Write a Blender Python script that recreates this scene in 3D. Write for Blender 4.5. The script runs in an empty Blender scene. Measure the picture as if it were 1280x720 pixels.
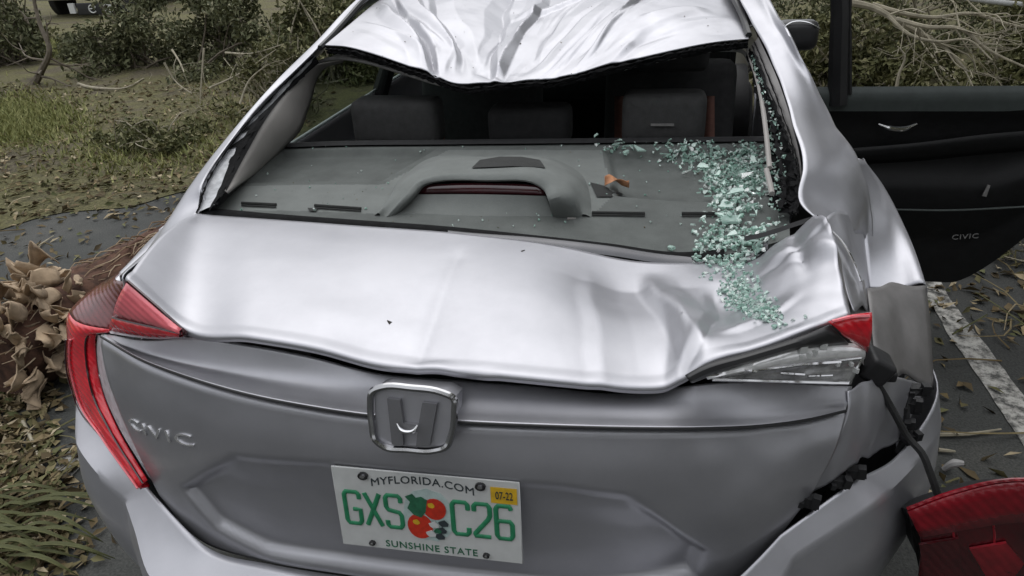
import bpy, bmesh, math, random
import numpy as np
from mathutils import Vector, Matrix
from mathutils.bvhtree import BVHTree
random.seed(7); rng = np.random.default_rng(7)
scene = bpy.context.scene
col = scene.collection
R_ = math.radians

# ------------------------------------------------------------------ camera
CAM = np.array([.328, -.656, 1.568]); YAW, PITCH, ROLL = R_(-12.40), R_(28.17), R_(-3.09); FPX = 870.
def cam_axes():
    fw = np.array([math.sin(YAW)*math.cos(PITCH), math.cos(YAW)*math.cos(PITCH), -math.sin(PITCH)])
    rt = np.array([math.cos(YAW), -math.sin(YAW), 0.]); up = np.cross(rt, fw)
    c, s = math.cos(ROLL), math.sin(ROLL)
    return c*rt+s*up, -s*rt+c*up, fw
RT, UP, FW = cam_axes()
cd = bpy.data.cameras.new('camera'); cam = bpy.data.objects.new('camera', cd); col.objects.link(cam)
cd.sensor_width = 36; cd.lens = 36*FPX/1280; cd.clip_start = .02; cd.clip_end = 2000
M = Matrix(((RT[0], UP[0], -FW[0], CAM[0]), (RT[1], UP[1], -FW[1], CAM[1]), (RT[2], UP[2], -FW[2], CAM[2]), (0, 0, 0, 1)))
cam.matrix_world = M; scene.camera = cam

# ------------------------------------------------------------------ sky and light (overcast)
SUN_EL, SUN_AZ = R_(62), R_(-25)           # azimuth measured from +Y towards +X
w = bpy.data.worlds.new('World'); scene.world = w; w.use_nodes = True
nt = w.node_tree; nt.nodes.clear()
out = nt.nodes.new('ShaderNodeOutputWorld'); bg = nt.nodes.new('ShaderNodeBackground')
sky = nt.nodes.new('ShaderNodeTexSky'); sky.sky_type = 'NISHITA'; sky.sun_disc = False
sky.sun_elevation = SUN_EL; sky.sun_rotation = SUN_AZ; sky.air_density = 1.0; sky.dust_density = 6.0; sky.ozone_density = .6
hs = nt.nodes.new('ShaderNodeHueSaturation'); hs.inputs['Saturation'].default_value = .13
nt.links.new(sky.outputs[0], hs.inputs['Color']); cl = nt.nodes.new('ShaderNodeMix'); cl.data_type = 'RGBA'; cl.inputs[0].default_value = .86      # even cloud cover over the clear sky
tcw = nt.nodes.new('ShaderNodeTexCoord'); sx = nt.nodes.new('ShaderNodeSeparateXYZ'); nt.links.new(tcw.outputs['Generated'], sx.inputs[0])
mr = nt.nodes.new('ShaderNodeMapRange'); mr.inputs['From Min'].default_value = 0; mr.inputs['From Max'].default_value = 1; mr.inputs['To Min'].default_value = 3.3; mr.inputs['To Max'].default_value = 9.4; nt.links.new(sx.outputs['Z'], mr.inputs['Value'])   # overcast luminance law: horizon about a third of the zenith
vm = nt.nodes.new('ShaderNodeVectorMath'); vm.operation = 'SCALE'; vm.inputs[0].default_value = (.975, 1.0, 1.045); nt.links.new(mr.outputs[0], vm.inputs['Scale'])
nt.links.new(vm.outputs[0], cl.inputs[7]); nt.links.new(hs.outputs[0], cl.inputs[6]); nt.links.new(cl.outputs[2], bg.inputs['Color'])
bg.inputs['Strength'].default_value = .12
nt.links.new(bg.outputs[0], out.inputs['Surface'])
sl = bpy.data.lights.new('sun', 'SUN'); sl.energy = .5; sl.angle = R_(70); sl.color = (1, .97, .93)
so = bpy.data.objects.new('sun', sl); col.objects.link(so)
d = Vector((math.sin(SUN_AZ)*math.cos(SUN_EL), math.cos(SUN_AZ)*math.cos(SUN_EL), math.sin(SUN_EL)))
so.rotation_euler = (-d).to_track_quat('-Z', 'Y').to_euler()
vs = scene.view_settings; vs.view_transform = 'Standard'; vs.look = 'None'; vs.exposure = 0.55; vs.gamma = 1
scene.render.engine = 'CYCLES'

# ------------------------------------------------------------------ pixel helpers (photo pixels -> points in the place)
def ray(px, py): return FW + (px-640)/FPX*RT + (360-py)/FPX*UP
def _at(ax, px, py, v):
    dd = ray(px, py); return CAM + (v-CAM[ax])/dd[ax]*dd
def AX(px, py, v): return _at(0, px, py, v)
def AY(px, py, v): return _at(1, px, py, v)
def AZ(px, py, v): return _at(2, px, py, v)
def AC(px, py, y0, k=.45, p=3):
    Y = y0
    for _ in range(25):
        q = AY(px, py, Y); Y = .5*Y+.5*(y0+k*abs(q[0])**p)
    return AY(px, py, Y)
def PL(px, py, y0, z0, t):                 # plane leaning by t through (y0, z0)
    n = np.array([0, -math.cos(t), math.sin(t)]); dd = ray(px, py)
    return CAM + ((np.array([0, y0, z0])-CAM)@n)/(dd@n)*dd
V3 = lambda *a: np.array(a, float)
def sstep(a, b, x):
    t = np.clip((x-a)/(b-a), 0, 1); return t*t*(3-2*t)

# ------------------------------------------------------------------ materials
MATS = {}
def nmat(name):
    m = bpy.data.materials.new(name); m.use_nodes = True; MATS[name] = m
    n = m.node_tree; return m, n, n.nodes['Principled BSDF']
def setp(b, **kw):
    names = dict(base='Base Color', metal='Metallic', rough='Roughness', spec='Specular IOR Level', coat='Coat Weight', coatr='Coat Roughness', trans='Transmission Weight', ior='IOR', alpha='Alpha', emit='Emission Color', emits='Emission Strength', sheen='Sheen Weight')
    for k, v in kw.items():
        if k in ('base', 'emit') and len(v) == 3: v = (*v, 1)
        b.inputs[names[k]].default_value = v
def noise(n, scale, detail=4, rough=.6, coord='Object', vec=None):
    t = n.nodes.new('ShaderNodeTexNoise'); t.inputs['Scale'].default_value = scale; t.inputs['Detail'].default_value = detail; t.inputs['Roughness'].default_value = rough
    if vec is None:
        c = n.nodes.new('ShaderNodeTexCoord'); vec = c.outputs[coord]
    n.links.new(vec, t.inputs['Vector']); return t
def ramp(n, src, stops):
    r = n.nodes.new('ShaderNodeValToRGB'); el = r.color_ramp.elements
    while len(el) < len(stops): el.new(.5)
    for e, (p, c) in zip(el, stops): e.position = p; e.color = (*c, 1) if len(c) == 3 else c
    n.links.new(src, r.inputs[0]); return r
def bump(n, b, src, strength, dist=.01):
    u = n.nodes.new('ShaderNodeBump'); u.inputs['Strength'].default_value = strength; u.inputs['Distance'].default_value = dist
    n.links.new(src, u.inputs['Height']); n.links.new(u.outputs[0], b.inputs['Normal']); return u
def simple(name, base, rough=.5, metal=0, var=.25, scale=30, bmp=.0, bscale=120, **kw):
    m, n, b = nmat(name); setp(b, base=base, rough=rough, metal=metal, **kw)
    t = noise(n, scale); lo = tuple(c*(1-var) for c in base); hi = tuple(min(1, c*(1+var)) for c in base)
    r = ramp(n, t.outputs[0], [(.3, lo), (.7, hi)]); n.links.new(r.outputs[0], b.inputs['Base Color'])
    if bmp: bump(n, b, noise(n, bscale).outputs[0], bmp, .003)
    return m

# silver metallic paint, dusty
m, n, b = nmat('silver_paint'); setp(b, base=(.56, .565, .575), metal=.74, rough=.4, coat=.2, coatr=.08)
t = noise(n, 9, 10, .75); r = ramp(n, t.outputs[0], [(.35, (.35, .35, .35)), (.75, (.47, .47, .47))]); n.links.new(r.outputs[0], b.inputs['Roughness'])
t2 = noise(n, 3.1, 8, .7); r2 = ramp(n, t2.outputs[0], [(.38, (.385, .385, .412)), (.62, (.435, .435, .463))]); n.links.new(r2.outputs[0], b.inputs['Base Color'])
fl = noise(n, 1400, 1); bu_ = bump(n, b, noise(n, 6, 2).outputs[0], .05, .01); bu2 = n.nodes.new('ShaderNodeBump'); bu2.inputs['Strength'].default_value = .06; bu2.inputs['Distance'].default_value = .0006; n.links.new(fl.outputs[0], bu2.inputs['Height']); n.links.new(bu_.outputs[0], bu2.inputs['Normal']); n.links.new(bu2.outputs[0], b.inputs['Normal'])
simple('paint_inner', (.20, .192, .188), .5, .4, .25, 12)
simple('lens_deep_red', (.20, .003, .010), .22, 0, .5, 14, coat=.6, coatr=.06)
simple('lens_night_red', (.055, .0015, .004), .2, 0, .4, 14, coat=.6, coatr=.06)
simple('badge_grey', (.19, .19, .20), .35, .5, .1, 20)
simple('ring_chrome', (.45, .45, .46), .12, 1, .1, 10)
simple('black_plastic', (.012, .012, .013), .5, 0, .3, 20, .2)
simple('black_trim', (.018, .018, .019), .38, 0, .3, 15)
simple('rubber', (.01, .01, .01), .75, 0, .3, 40, .4)
simple('adhesive', (.007, .007, .0075), .85, 0, .4, 60, .8, 90, spec=.12)
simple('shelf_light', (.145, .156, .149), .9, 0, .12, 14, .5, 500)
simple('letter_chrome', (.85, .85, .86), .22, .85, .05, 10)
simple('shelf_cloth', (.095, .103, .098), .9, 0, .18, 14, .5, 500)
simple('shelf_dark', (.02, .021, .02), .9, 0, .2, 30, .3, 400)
simple('pillar_trim', (.30, .285, .27), .75, 0, .08, 9, .15, 300)
simple('ceramic_band', (.50, .51, .53), .3, 0, .25, 60)
simple('seat_cloth', (.016, .016, .017), .85, 0, .3, 40, .4, 300)
simple('seat_back', (.05, .05, .05), .8, 0, .2, 40, .4, 300)
simple('belt_web', (.13, .055, .04), .8, 0, .2, 60)
simple('headliner', (.05, .048, .045), .95, 0, .15, 30)
simple('grey_edge', (.20, .195, .19), .7, 0, .2, 40)
simple('chrome', (.75, .75, .76), .09, 1, .05, 10)
simple('badge_metal', (.42, .42, .43), .16, 1, .1, 30)
simple('dark_chrome', (.10, .10, .105), .2, .9, .1, 10)
simple('lens_red', (.68, .012, .026), .14, 0, .25, 25, coat=1, coatr=.03)
simple('lens_pink', (.80, .15, .18), .16, 0, .15, 25, coat=1, coatr=.03)
simple('upper_red', (.12, .012, .014), .22, 0, .4, 18, coat=.6, coatr=.1)
simple('lens_dark_red', (.035, .004, .007), .15, 0, .3, 14, coat=1, coatr=.04)
simple('lens_clear', (.85, .85, .85), .10, .25, .2, 55, coat=1, coatr=.03)
simple('lens_grey', (.42, .42, .42), .15, .3, .5, 45, coat=1, coatr=.03)
m, n, b = nmat('white_line'); setp(b, rough=.85)
t = noise(n, 22, 8, .75); r = ramp(n, t.outputs[0], [(.40, (.06, .06, .056)), (.47, (.20, .195, .18)), (.56, (.40, .39, .36)), (.75, (.55, .54, .50))]); n.links.new(r.outputs[0], b.inputs['Base Color']); bump(n, b, t.outputs[0], .4, .004)
simple('plate_white', (.54, .55, .54), .4, 0, .06, 40)
simple('plate_green', (.02, .20, .09), .45, 0, .2, 80)
simple('plate_dark', (.03, .04, .045), .5, 0, .2, 80)
simple('plate_yellow', (.62, .38, .02), .45, 0, .15, 80)
simple('plate_orange', (.50, .03, .012), .45, 0, .25, 120)
simple('plate_leaf', (.02, .12, .06), .5, 0, .3, 120)
simple('plate_mist', (.42, .52, .50), .5, 0, .15, 60)
simple('wheel_alloy', (.30, .30, .31), .35, .8, .1, 12)

for k_ in ('lens_red', 'lens_pink', 'lens_deep_red', 'lens_night_red', 'upper_red'):     # moulded ribs in the lamp lenses
    n = MATS[k_].node_tree; b = n.nodes['Principled BSDF']; wv = n.nodes.new('ShaderNodeTexWave'); wv.inputs['Scale'].default_value = 38; wv.inputs['Distortion'].default_value = .6; wv.bands_direction = 'DIAGONAL'
    tc = n.nodes.new('ShaderNodeTexCoord'); n.links.new(tc.outputs['Object'], wv.inputs['Vector']); bump(n, b, wv.outputs['Fac'], .35, .002)
# ------------------------------------------------------------------ mesh helpers
def link(name, me, mat, parent=None, smooth=True, angle=38):
    o = bpy.data.objects.new(name, me); col.objects.link(o)
    if mat: me.materials.append(MATS[mat] if isinstance(mat, str) else mat)
    if smooth:
        me.shade_smooth()
        if angle: me.set_sharp_from_angle(angle=R_(angle))
    if parent is not None: o.parent = parent
    return o
def mesh(name, parts, mat, parent=None, smooth=True, angle=38, thick=0, off=-1):
    """parts: list of (verts, faces); linked as ONE mesh object"""
    vs_, fs = [], []
    for v, f in parts:
        b0 = len(vs_); vs_ += [tuple(map(float, x)) for x in v]; fs += [tuple(i+b0 for i in q) for q in f]
    me = bpy.data.meshes.new(name); me.from_pydata(vs_, [], fs); me.update()
    o = link(name, me, mat, parent, smooth, angle)
    if thick:
        s = o.modifiers.new('thickness', 'SOLIDIFY'); s.thickness = thick; s.offset = off
    return o
def tag(o, label=None, cat=None, group=None, kind=None):
    if label: o['label'] = label
    if cat: o['category'] = cat
    if group: o['group'] = group
    if kind: o['kind'] = kind
    return o
def empty(name, loc=(0, 0, 0)):
    o = bpy.data.objects.new(name, None); col.objects.link(o); o.location = loc; o.empty_display_size = .1; return o
def spl0(G, n, breaks=()):
    """smooth spline through G along axis 0, sharp at 'breaks'"""
    G = np.asarray(G, float); m = len(G); cuts = [0]+[b for b in breaks if 0 < b < m-1]+[m-1]; outp = []
    for a, e in zip(cuts[:-1], cuts[1:]):
        S = G[a:e+1]; k = len(S)
        h = np.array([max(1e-6, np.linalg.norm((S[i+1]-S[i]).reshape(-1, 3), axis=1).mean()) for i in range(k-1)])
        D = [(S[i+1]-S[i])/h[i] for i in range(k-1)]
        T = [D[0]]+[(D[i-1]*h[i]+D[i]*h[i-1])/(h[i]+h[i-1]) for i in range(1, k-1)]+[D[-1]]
        for i in range(k-1):
            for j in range(n):
                t = j/n; t2, t3 = t*t, t*t*t
                outp.append((2*t3-3*t2+1)*S[i]+(t3-2*t2+t)*h[i]*T[i]+(-2*t3+3*t2)*S[i+1]+(t3-t2)*h[i]*T[i+1])
    outp.append(G[-1]); return np.array(outp)
def surf(G, nu=6, nv=6, bu=(), bv=()):
    G = np.asarray(G, float); A = spl0(G, nu, bu); A = spl0(A.transpose(1, 0, 2), nv, bv).transpose(1, 0, 2); return A
def gridmesh(A, flip=False, keep=None):
    r, c = A.shape[:2]; v = A.reshape(-1, 3); f = []
    for i in range(r-1):
        for j in range(c-1):
            if keep is not None and not keep[i, j]: continue
            q = (i*c+j, i*c+j+1, (i+1)*c+j+1, (i+1)*c+j)
            f.append(q[::-1] if flip else q)
    return v, f
def box(c, s, rot=None):
    c = np.array(c, float); s = np.array(s, float)/2
    v = np.array([(x, y, z) for x in (-1, 1) for y in (-1, 1) for z in (-1, 1)])*s
    if rot is not None: v = v@np.array(rot).T
    f = [(0, 1, 3, 2), (4, 6, 7, 5), (0, 4, 5, 1), (2, 3, 7, 6), (0, 2, 6, 4), (1, 5, 7, 3)]
    return v+c, f
def rbox(name, c, s, mat, parent=None, bev=.03, rot=None, seg=3):
    bm = bmesh.new(); v, f = box((0, 0, 0), s)
    bv = [bm.verts.new(x) for x in v]
    for q in f: bm.faces.new([bv[i] for i in q])
    bmesh.ops.recalc_face_normals(bm, faces=bm.faces)
    bmesh.ops.bevel(bm, geom=bm.edges[:], offset=bev, segments=seg, profile=.6, affect='EDGES')
    if rot is not None: bmesh.ops.rotate(bm, verts=bm.verts, matrix=rot)
    bmesh.ops.translate(bm, verts=bm.verts, vec=Vector(c))
    me = bpy.data.meshes.new(name); bm.to_mesh(me); bm.free()
    return link(name, me, mat, parent)
def tube(pts, rad, sides=8, n=4, cap=True, smoothp=True):
    P = np.asarray(pts, float); P = spl0(P, n) if smoothp and len(P) > 2 else P
    m = len(P); rr = np.interp(np.linspace(0, 1, m), np.linspace(0, 1, len(np.atleast_1d(rad))), np.atleast_1d(rad)) if np.ndim(rad) else np.full(m, rad)
    T = np.gradient(P, axis=0); T /= np.linalg.norm(T, axis=1)[:, None]+1e-9
    ref = np.array([0, 0, 1.]) if abs(T[0][2]) < .9 else np.array([1., 0, 0])
    u = np.cross(T[0], ref); u /= np.linalg.norm(u); vv, ff = [], []
    for i in range(m):
        u = u-(u@T[i])*T[i]; u /= np.linalg.norm(u)+1e-9; w_ = np.cross(T[i], u)
        for k in range(sides):
            a = 2*math.pi*k/sides; vv.append(P[i]+rr[i]*(math.cos(a)*u+math.sin(a)*w_))
    for i in range(m-1):
        for k in range(sides):
            ff.append((i*sides+k, i*sides+(k+1) % sides, (i+1)*sides+(k+1) % sides, (i+1)*sides+k))
    if cap: ff.append(tuple(range(sides))[::-1]); ff.append(tuple((m-1)*sides+k for k in range(sides)))
    return np.array(vv), ff
def strip(A, B, bulge=0, n=6, rows=4, dirv=None):
    """surface between two edge curves, bulging outwards towards dirv"""
    A = spl0(A, n); B = spl0(B, n); L = []
    for i in range(rows+1):
        t = i/rows; q = A*(1-t)+B*t
        if bulge: q = q+np.array(dirv if dirv is not None else (0, -1, .3))*bulge*math.sin(math.pi*t)
        L.append(q)
    return np.array(L)
def lathe(prof, sides, axis='x'):
    v, f = [], []; m = len(prof)
    for k in range(sides):
        a = 2*math.pi*k/sides
        for (x, r_) in prof: v.append((x, r_*math.cos(a), r_*math.sin(a)))
    for k in range(sides):
        for i in range(m-1):
            f.append((k*m+i, k*m+i+1, ((k+1) % sides)*m+i+1, ((k+1) % sides)*m+i))
    return np.array(v), f
def noise3(P, s, seed=0, octs=3):
    """cheap smooth value: sum of rotated sines"""
    P = np.asarray(P); r0 = np.random.default_rng(seed); o = np.zeros(P.shape[:-1]); amp = 1; tot = 0
    for k in range(octs):
        for j in range(4):
            dv = r0.normal(size=3); dv /= np.linalg.norm(dv); o += amp*np.sin(P@dv*s*(1.9**k)+r0.uniform(0, 6.28))
        tot += amp*2; amp *= .5
    return o/tot
def sdpoly(pts, poly):
    """signed distance (positive inside) of 2-D points to a polygon"""
    p = np.asarray(pts); poly = np.asarray(poly); dmin = np.full(len(p), 1e9); ins = np.zeros(len(p), bool)
    for a, b_ in zip(poly, np.roll(poly, -1, 0)):
        e = b_-a; t = np.clip(((p-a)@e)/(e@e), 0, 1); dd = np.linalg.norm(p-(a+t[:, None]*e), axis=1); dmin = np.minimum(dmin, dd)
        c = ((a[1] > p[:, 1]) != (b_[1] > p[:, 1])) & (p[:, 0] < (b_[0]-a[0])*(p[:, 1]-a[1])/(b_[1]-a[1]+1e-12)+a[0]); ins ^= c
    return np.where(ins, dmin, -dmin)
def text_mesh(txt, size, extrude=.001, align='CENTER', shear=0, spacing=1.0, bold=0.):
    c = bpy.data.curves.new('lettering', 'FONT'); c.body = txt; c.size = size; c.extrude = extrude; c.align_x = align; c.align_y = 'CENTER'; c.shear = shear; c.space_character = spacing
    c.resolution_u = 3; c.bevel_depth = 0; c.offset = bold
    o = bpy.data.objects.new('lettering', c); col.objects.link(o)
    dg = bpy.context.evaluated_depsgraph_get(); me = bpy.data.meshes.new_from_object(o.evaluated_get(dg))
    bpy.data.objects.remove(o); return me
def basis(origin, xdir, ydir):
    x = Vector(xdir).normalized(); y = Vector(ydir); y = (y-y.dot(x)*x).normalized(); z = x.cross(y)
    m_ = Matrix((x, y, z)).transposed().to_4x4(); m_.translation = Vector(origin); return m_
def xform(me, m_): me.transform(m_); me.update(); return me
SURF = {}
def bvh_add(key, v, f): SURF.setdefault(key, []).append((np.asarray(v), f))
BV = {}
def hit(px, py, *keys):
    best = None; o = Vector(CAM); dd = Vector(ray(px, py)).normalized()
    for k in keys:
        if k not in BV:
            vs_, fs = [], []
            for v, f in SURF[k]:
                b0 = len(vs_); vs_ += [tuple(x) for x in v]; fs += [tuple(i+b0 for i in q) for q in f]
            BV[k] = BVHTree.FromPolygons(vs_, fs)
        h = BV[k].ray_cast(o, dd)
        if h[0] is not None and (best is None or h[3] < best[2]):
            nn = h[1] if h[1].dot(dd) < 0 else -h[1]; best = (h[0], nn, h[3])
    return best
#@@CAR
# ================================================================== THE CAR (car axes: X right, Y forward, Z up; tail near Y = 0.1)
car = empty('silver_sedan', (0, 1.6, 0))
tag(car, 'wrecked silver sedan with caved-in roof, smashed rear window and dented boot lid', 'car')
class Par:                                   # parent while keeping car coordinates
    pass
def kid(o, parent=None):
    p = parent or car; o.parent = p
    o.matrix_parent_inverse = Matrix.Translation(-Vector((0, 1.6, 0))) if p is car else Matrix.Identity(4)
    return o
def cm(name, parts, mat, parent=None, **kw): return kid(mesh(name, parts, mat, None, **kw), parent)

# ---- boot lid, upper skin
lid0 = [(246, 268), (262, 270), (330, 275), (400, 280), (470, 285), (540, 290), (610, 297), (690, 306), (770, 317), (850, 327), (922, 330), (972, 306), (1018, 277)]
lid1 = [(158, 349), (228, 411), (315, 424), (400, 439), (470, 457), (545, 464), (640, 473), (720, 481), (790, 486), (843, 483), (880, 462), (980, 424), (1062, 393)]
r0 = np.array([AC(x, y, .535, 0) for x, y in lid0]); r1 = np.array([AC(x, y, .13) for x, y in lid1])
rows = []
for t_ in (0, .25, .5, .75, .93):
    q = r0*(1-t_)+r1*t_; q[:, 2] += .016*math.sin(math.pi*min(1, t_*1.0)); rows.append(q)
lip = r1.copy(); rows.append(lip)
roll1 = r1+V3(0, .0015, -.005); roll2 = r1+V3(0, .014, -.008)
rows += [roll1, roll2]
LID = surf(np.array(rows), 14, 16, bu=(6,))
def g(P, px, py, sx, sy, z=1.01, rot=0):
    c = AZ(px, py, z); dx = P[..., 0]-c[0]; dy = P[..., 1]-c[1]
    u = dx*math.cos(rot)+dy*math.sin(rot); v = -dx*math.sin(rot)+dy*math.cos(rot)
    return np.exp(-(u/sx)**2-(v/sy)**2)
def crease(P, a, b_, wid, z=1.01, soft=.5):
    A_ = AZ(*a, z)[:2]; B_ = AZ(*b_, z)[:2]; e = B_-A_; L = np.linalg.norm(e); e /= L
    d_ = P[..., :2]-A_; s_ = d_@e; n_ = d_@np.array([-e[1], e[0]])
    endf = sstep(-.15, .1, s_/L)*(1-sstep(.9, 1.15, s_/L))
    return np.exp(-(np.sqrt(n_*n_+(wid*.25)**2)-wid*.25)/wid)*endf
def fold(P, a, b_, amp, wid, asym=.35):
    a = np.array(a); b_ = np.array(b_); e = b_-a; L = np.linalg.norm(e); e /= L; d_ = P[..., :2]-a; s_ = (d_@e)/L; n_ = d_@np.array([-e[1], e[0]])
    tri = np.where(n_ > 0, np.clip(1-n_/wid, 0, 1), np.clip(1+n_/(wid*asym), 0, 1))
    return amp*tri*sstep(-.1, .15, s_)*(1-sstep(.8, 1.1, s_))
def pfold(P, a, b_, amp, wid, asym=.5, z=1.02): return fold(P, AZ(*a, z)[:2], AZ(*b_, z)[:2], amp, wid, asym)
dz = np.zeros(LID.shape[:2])
LW = LID.copy(); LW[..., 0] += .008*noise3(LID, 26, 81); LW[..., 1] += .010*noise3(LID, 22, 82)
for a, b_, am, wd, sy_ in (((815, 326), (888, 452), .013, .055, .5), ((845, 345), (862, 470), .007, .035, .6), ((905, 340), (870, 462), -.008, .04, .5), ((958, 335), (1040, 382), .008, .03, .5), ((985, 296), (1003, 380), -.008, .022, .6), ((1012, 288), (1046, 372), .008, .022, .5), ((950, 352), (1035, 348), -.006, .02, .6), ((972, 318), (1040, 322), .005, .018, .6), ((735, 330), (760, 468), .004, .05, .5), ((905, 420), (985, 395), .006, .03, .5), ((470, 458), (560, 448), .004, .025, .5), ((540, 466), (620, 455), -.004, .03, .5)):
    dz += pfold(LW, a, b_, am, wd, sy_)
dz += -.034*g(LID, 785, 338, .105, .18)                     # broad hollow
dz += .006*crease(LID, (812, 330), (890, 455), .03)        # ridge
dz += .012*g(LID, 872, 440, .035, .05)
dz += -.022*g(LID, 935, 385, .05, .09, rot=.4)              # trough with glass
dz += .034*sstep(.50, .64, LID[..., 0])*g(LID, 1020, 345, .16, .13)
dz += .008*crease(LID, (960, 330), (1035, 385), .012)
dz += -.008*crease(LID, (985, 300), (1000, 375), .010)
dz += .007*crease(LID, (1010, 290), (1040, 370), .009)
dz += .003*noise3(LID, 60, 3)*sstep(.42, .6, LID[..., 0])
dz += -.005*g(LID, 545, 400, .06, .09) + .004*g(LID, 430, 410, .08, .05)
dz += -.0035*crease(LID, (520, 450), (575, 330), .012)
dz += .0022*noise3(LID, 17, 9)*sstep(.0, .3, LID[..., 0])+.0007*noise3(LID, 17, 9)
edge = np.ones_like(dz); edge[:16, :] = np.linspace(.45, 1, 16)[:, None]; edge[-7:, :] = np.linspace(1, .5, 7)[:, None]
LID[..., 2] += dz*edge
lid_parts = [gridmesh(LID)]
bvh_add('lid', *gridmesh(LID))
lid = cm('trunk_lid', lid_parts, 'silver_paint', thick=.0025)
lid['label'] = 'dented boot lid with a deep crumple at its right corner'

# ---- boot lid: hollow under the lip and the strip down to the seam
seam = [(126, 421), (180, 452), (240, 474), (310, 494), (385, 509), (460, 520), (570, 528), (680, 533), (800, 536), (880, 536), (950, 533), (1010, 525), (1057, 514)]
u1 = [(126, 420), (185, 441), (245, 453), (315, 463), (390, 473), (465, 485), (560, 491), (670, 497), (790, 502), (880, 500), (950, 497), (1012, 498), (1060, 500)]
u0 = [(127, 418), (190, 425), (245, 421), (318, 432), (395, 447), (468, 466), (560, 475), (660, 483), (790, 493), (878, 480), (950, 478), (1012, 481), (1064, 483)]
U = np.array([[AC(x, y, .158, .42) for x, y in u0], [AC(x, y+3, .136, .44) for x, y in u1], [(AC(x, y, .107, .5)) for x, y in [((a+2*c)/3, (b_+2*d_)/3) for (a, b_), (c, d_) in zip(u1, seam)]], [AC(x, y-1, .086, .56) for x, y in seam]])
US = surf(U, 8, 8)
cm('trunk_lid_strip', [gridmesh(US)], 'silver_paint', lid, thick=.002)
# ---- boot lid: lower face
f0 = [(x, y+2.2) for x, y in seam]
f3 = [(200, 618), (238, 664), (268, 683), (340, 702), (420, 715), (520, 729), (620, 739), (720, 746), (830, 746), (918, 731), (950, 700), (975, 668), (1004, 630)]
a0 = np.array([AC(x, y, .098, .56) for x, y in f0]); a3 = np.array([AC(x, y, .072, .56) for x, y in f3])
FG = []
for t_ in (0, .18, .4, .7, 1):
    q = a0*(1-t_)+a3*t_; q[:, 1] -= .016*math.sin(math.pi*t_**.7); FG.append(q)
FS = surf(np.array(FG), 18, 16)
rec = [(228, 606), (292, 563), (400, 571), (560, 586), (700, 600), (790, 613), (884, 685), (870, 722), (720, 738), (420, 704), (335, 690), (272, 658)]
rp = np.array([AC(x, y, .08, .5)[[0, 2]] for x, y in rec])
sd = sdpoly(FS.reshape(-1, 3)[:, [0, 2]], rp).reshape(FS.shape[:2])
top_z = np.interp(FS[..., 0], rp[[1, 2, 3, 4, 5], 0], rp[[1, 2, 3, 4, 5], 1])
FS[..., 1] += .019*sstep(-.002, .022, sd)*(.3+.7*sstep(0, .09, top_z-FS[..., 2]))
rowt = np.linspace(0, 1, FS.shape[0])
FS[..., 1] += .008*np.exp(-((FS[..., 0]-.5)/.1)**2)*noise3(FS, 30, 4)
FS[:4, :, 1] += np.array([.012, .003, .0008, 0])[:, None]*1.0
face = cm('trunk_lid_face', [gridmesh(FS)], 'silver_paint', lid, thick=.002)
bvh_add('face', *gridmesh(FS)); bvh_add('strip', *gridmesh(US))
# black seam backing
sb = [np.array([AC(x, y-2.5, .112, .56) for x, y in seam]), np.array([AC(x, y+5, .114, .56) for x, y in seam])]
cm('seam_gap', [gridmesh(strip(sb[0], sb[1], rows=1, n=5))], 'black_plastic', lid)

cm('seam_seal', [tube(np.array([AC(x, y-.2, .0815, .56) for x, y in seam]), .0022, 6, n=8)], 'black_plastic', lid)
for sc in (((451, 374), (460, 356), (468, 342)), ((521, 384), (524, 372), (527, 360)), ((545, 352), (545, 370), (544, 386)), ((553, 378), (556, 396), (557, 414)), ((424, 429), (428, 421), (433, 413)), ((640, 398), (648, 404), (652, 412))):
    P_ = [np.array(hit(x, y, 'lid')[0])+V3(0, 0, .0004) for x, y in sc]; cm('scratch', [tube(P_, [.0004, .0015, .0004], 5, n=3)], 'black_trim', lid)

# ---- bumper
Bi = [V3(-.862, .66, .72), V3(-.86, .50, .70), AY(97, 503, .34), AY(135, 549, .25), AY(188, 612, .18), AY(226, 654, .128), AY(266, 688, .098), AY(340, 706, .083), AY(480, 727, .075), AY(700, 750, .078), AY(860, 748, .092), AY(948, 697, .128), AY(975, 668, .152), AY(1060, 606, .225), AY(1122, 568, .33), V3(.858, .50, .765), V3(.862, .66, .78)]
Bc = [V3(-.878, .66, .64), V3(-.876, .48, .635), AY(96, 546, .32), AY(116, 583, .225), AY(158, 626, .135), AY(170, 662, .09), AY(190, 722, .045), V3(-.36, .0, .54), V3(-.1, -.022, .54), V3(.2, -.012, .56), V3(.38, .02, .62), AY(979, 722, .065), AY(992, 695, .11), AY(1087, 632, .20), AY(1145, 577, .325), V3(.872, .49, .71), V3(.876, .66, .71)]
for i_, (x, y) in {2: (96, 546), 3: (116, 583), 4: (158, 626), 5: (170, 662), 6: (190, 722), 11: (979, 722), 12: (992, 695), 13: (1087, 632), 14: (1145, 577)}.items():
    Bc[i_] = AZ(x, y, Bi[i_][2]-(.030 if i_ not in (2, 14) else .022))
Bl = [q+V3(.0 if abs(q[0]) > .8 else 0, -.012, -.20) for q in Bc]; Bb = [V3(q[0]*.965, q[1]+.05, .24) for q in Bc]
Bm = [(np.array(a)*.5+np.array(b_)*.5)+V3(.004*np.sign(a[0]), -.012, 0) for a, b_ in zip(Bc, Bl)]
BG = np.array([Bi, Bc, Bm, Bl, Bb])
BS = surf(BG, 7, 7, bu=(1,), bv=(4, 12))
bump_o = cm('rear_bumper', [gridmesh(BS)], 'silver_paint', thick=.003)
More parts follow.
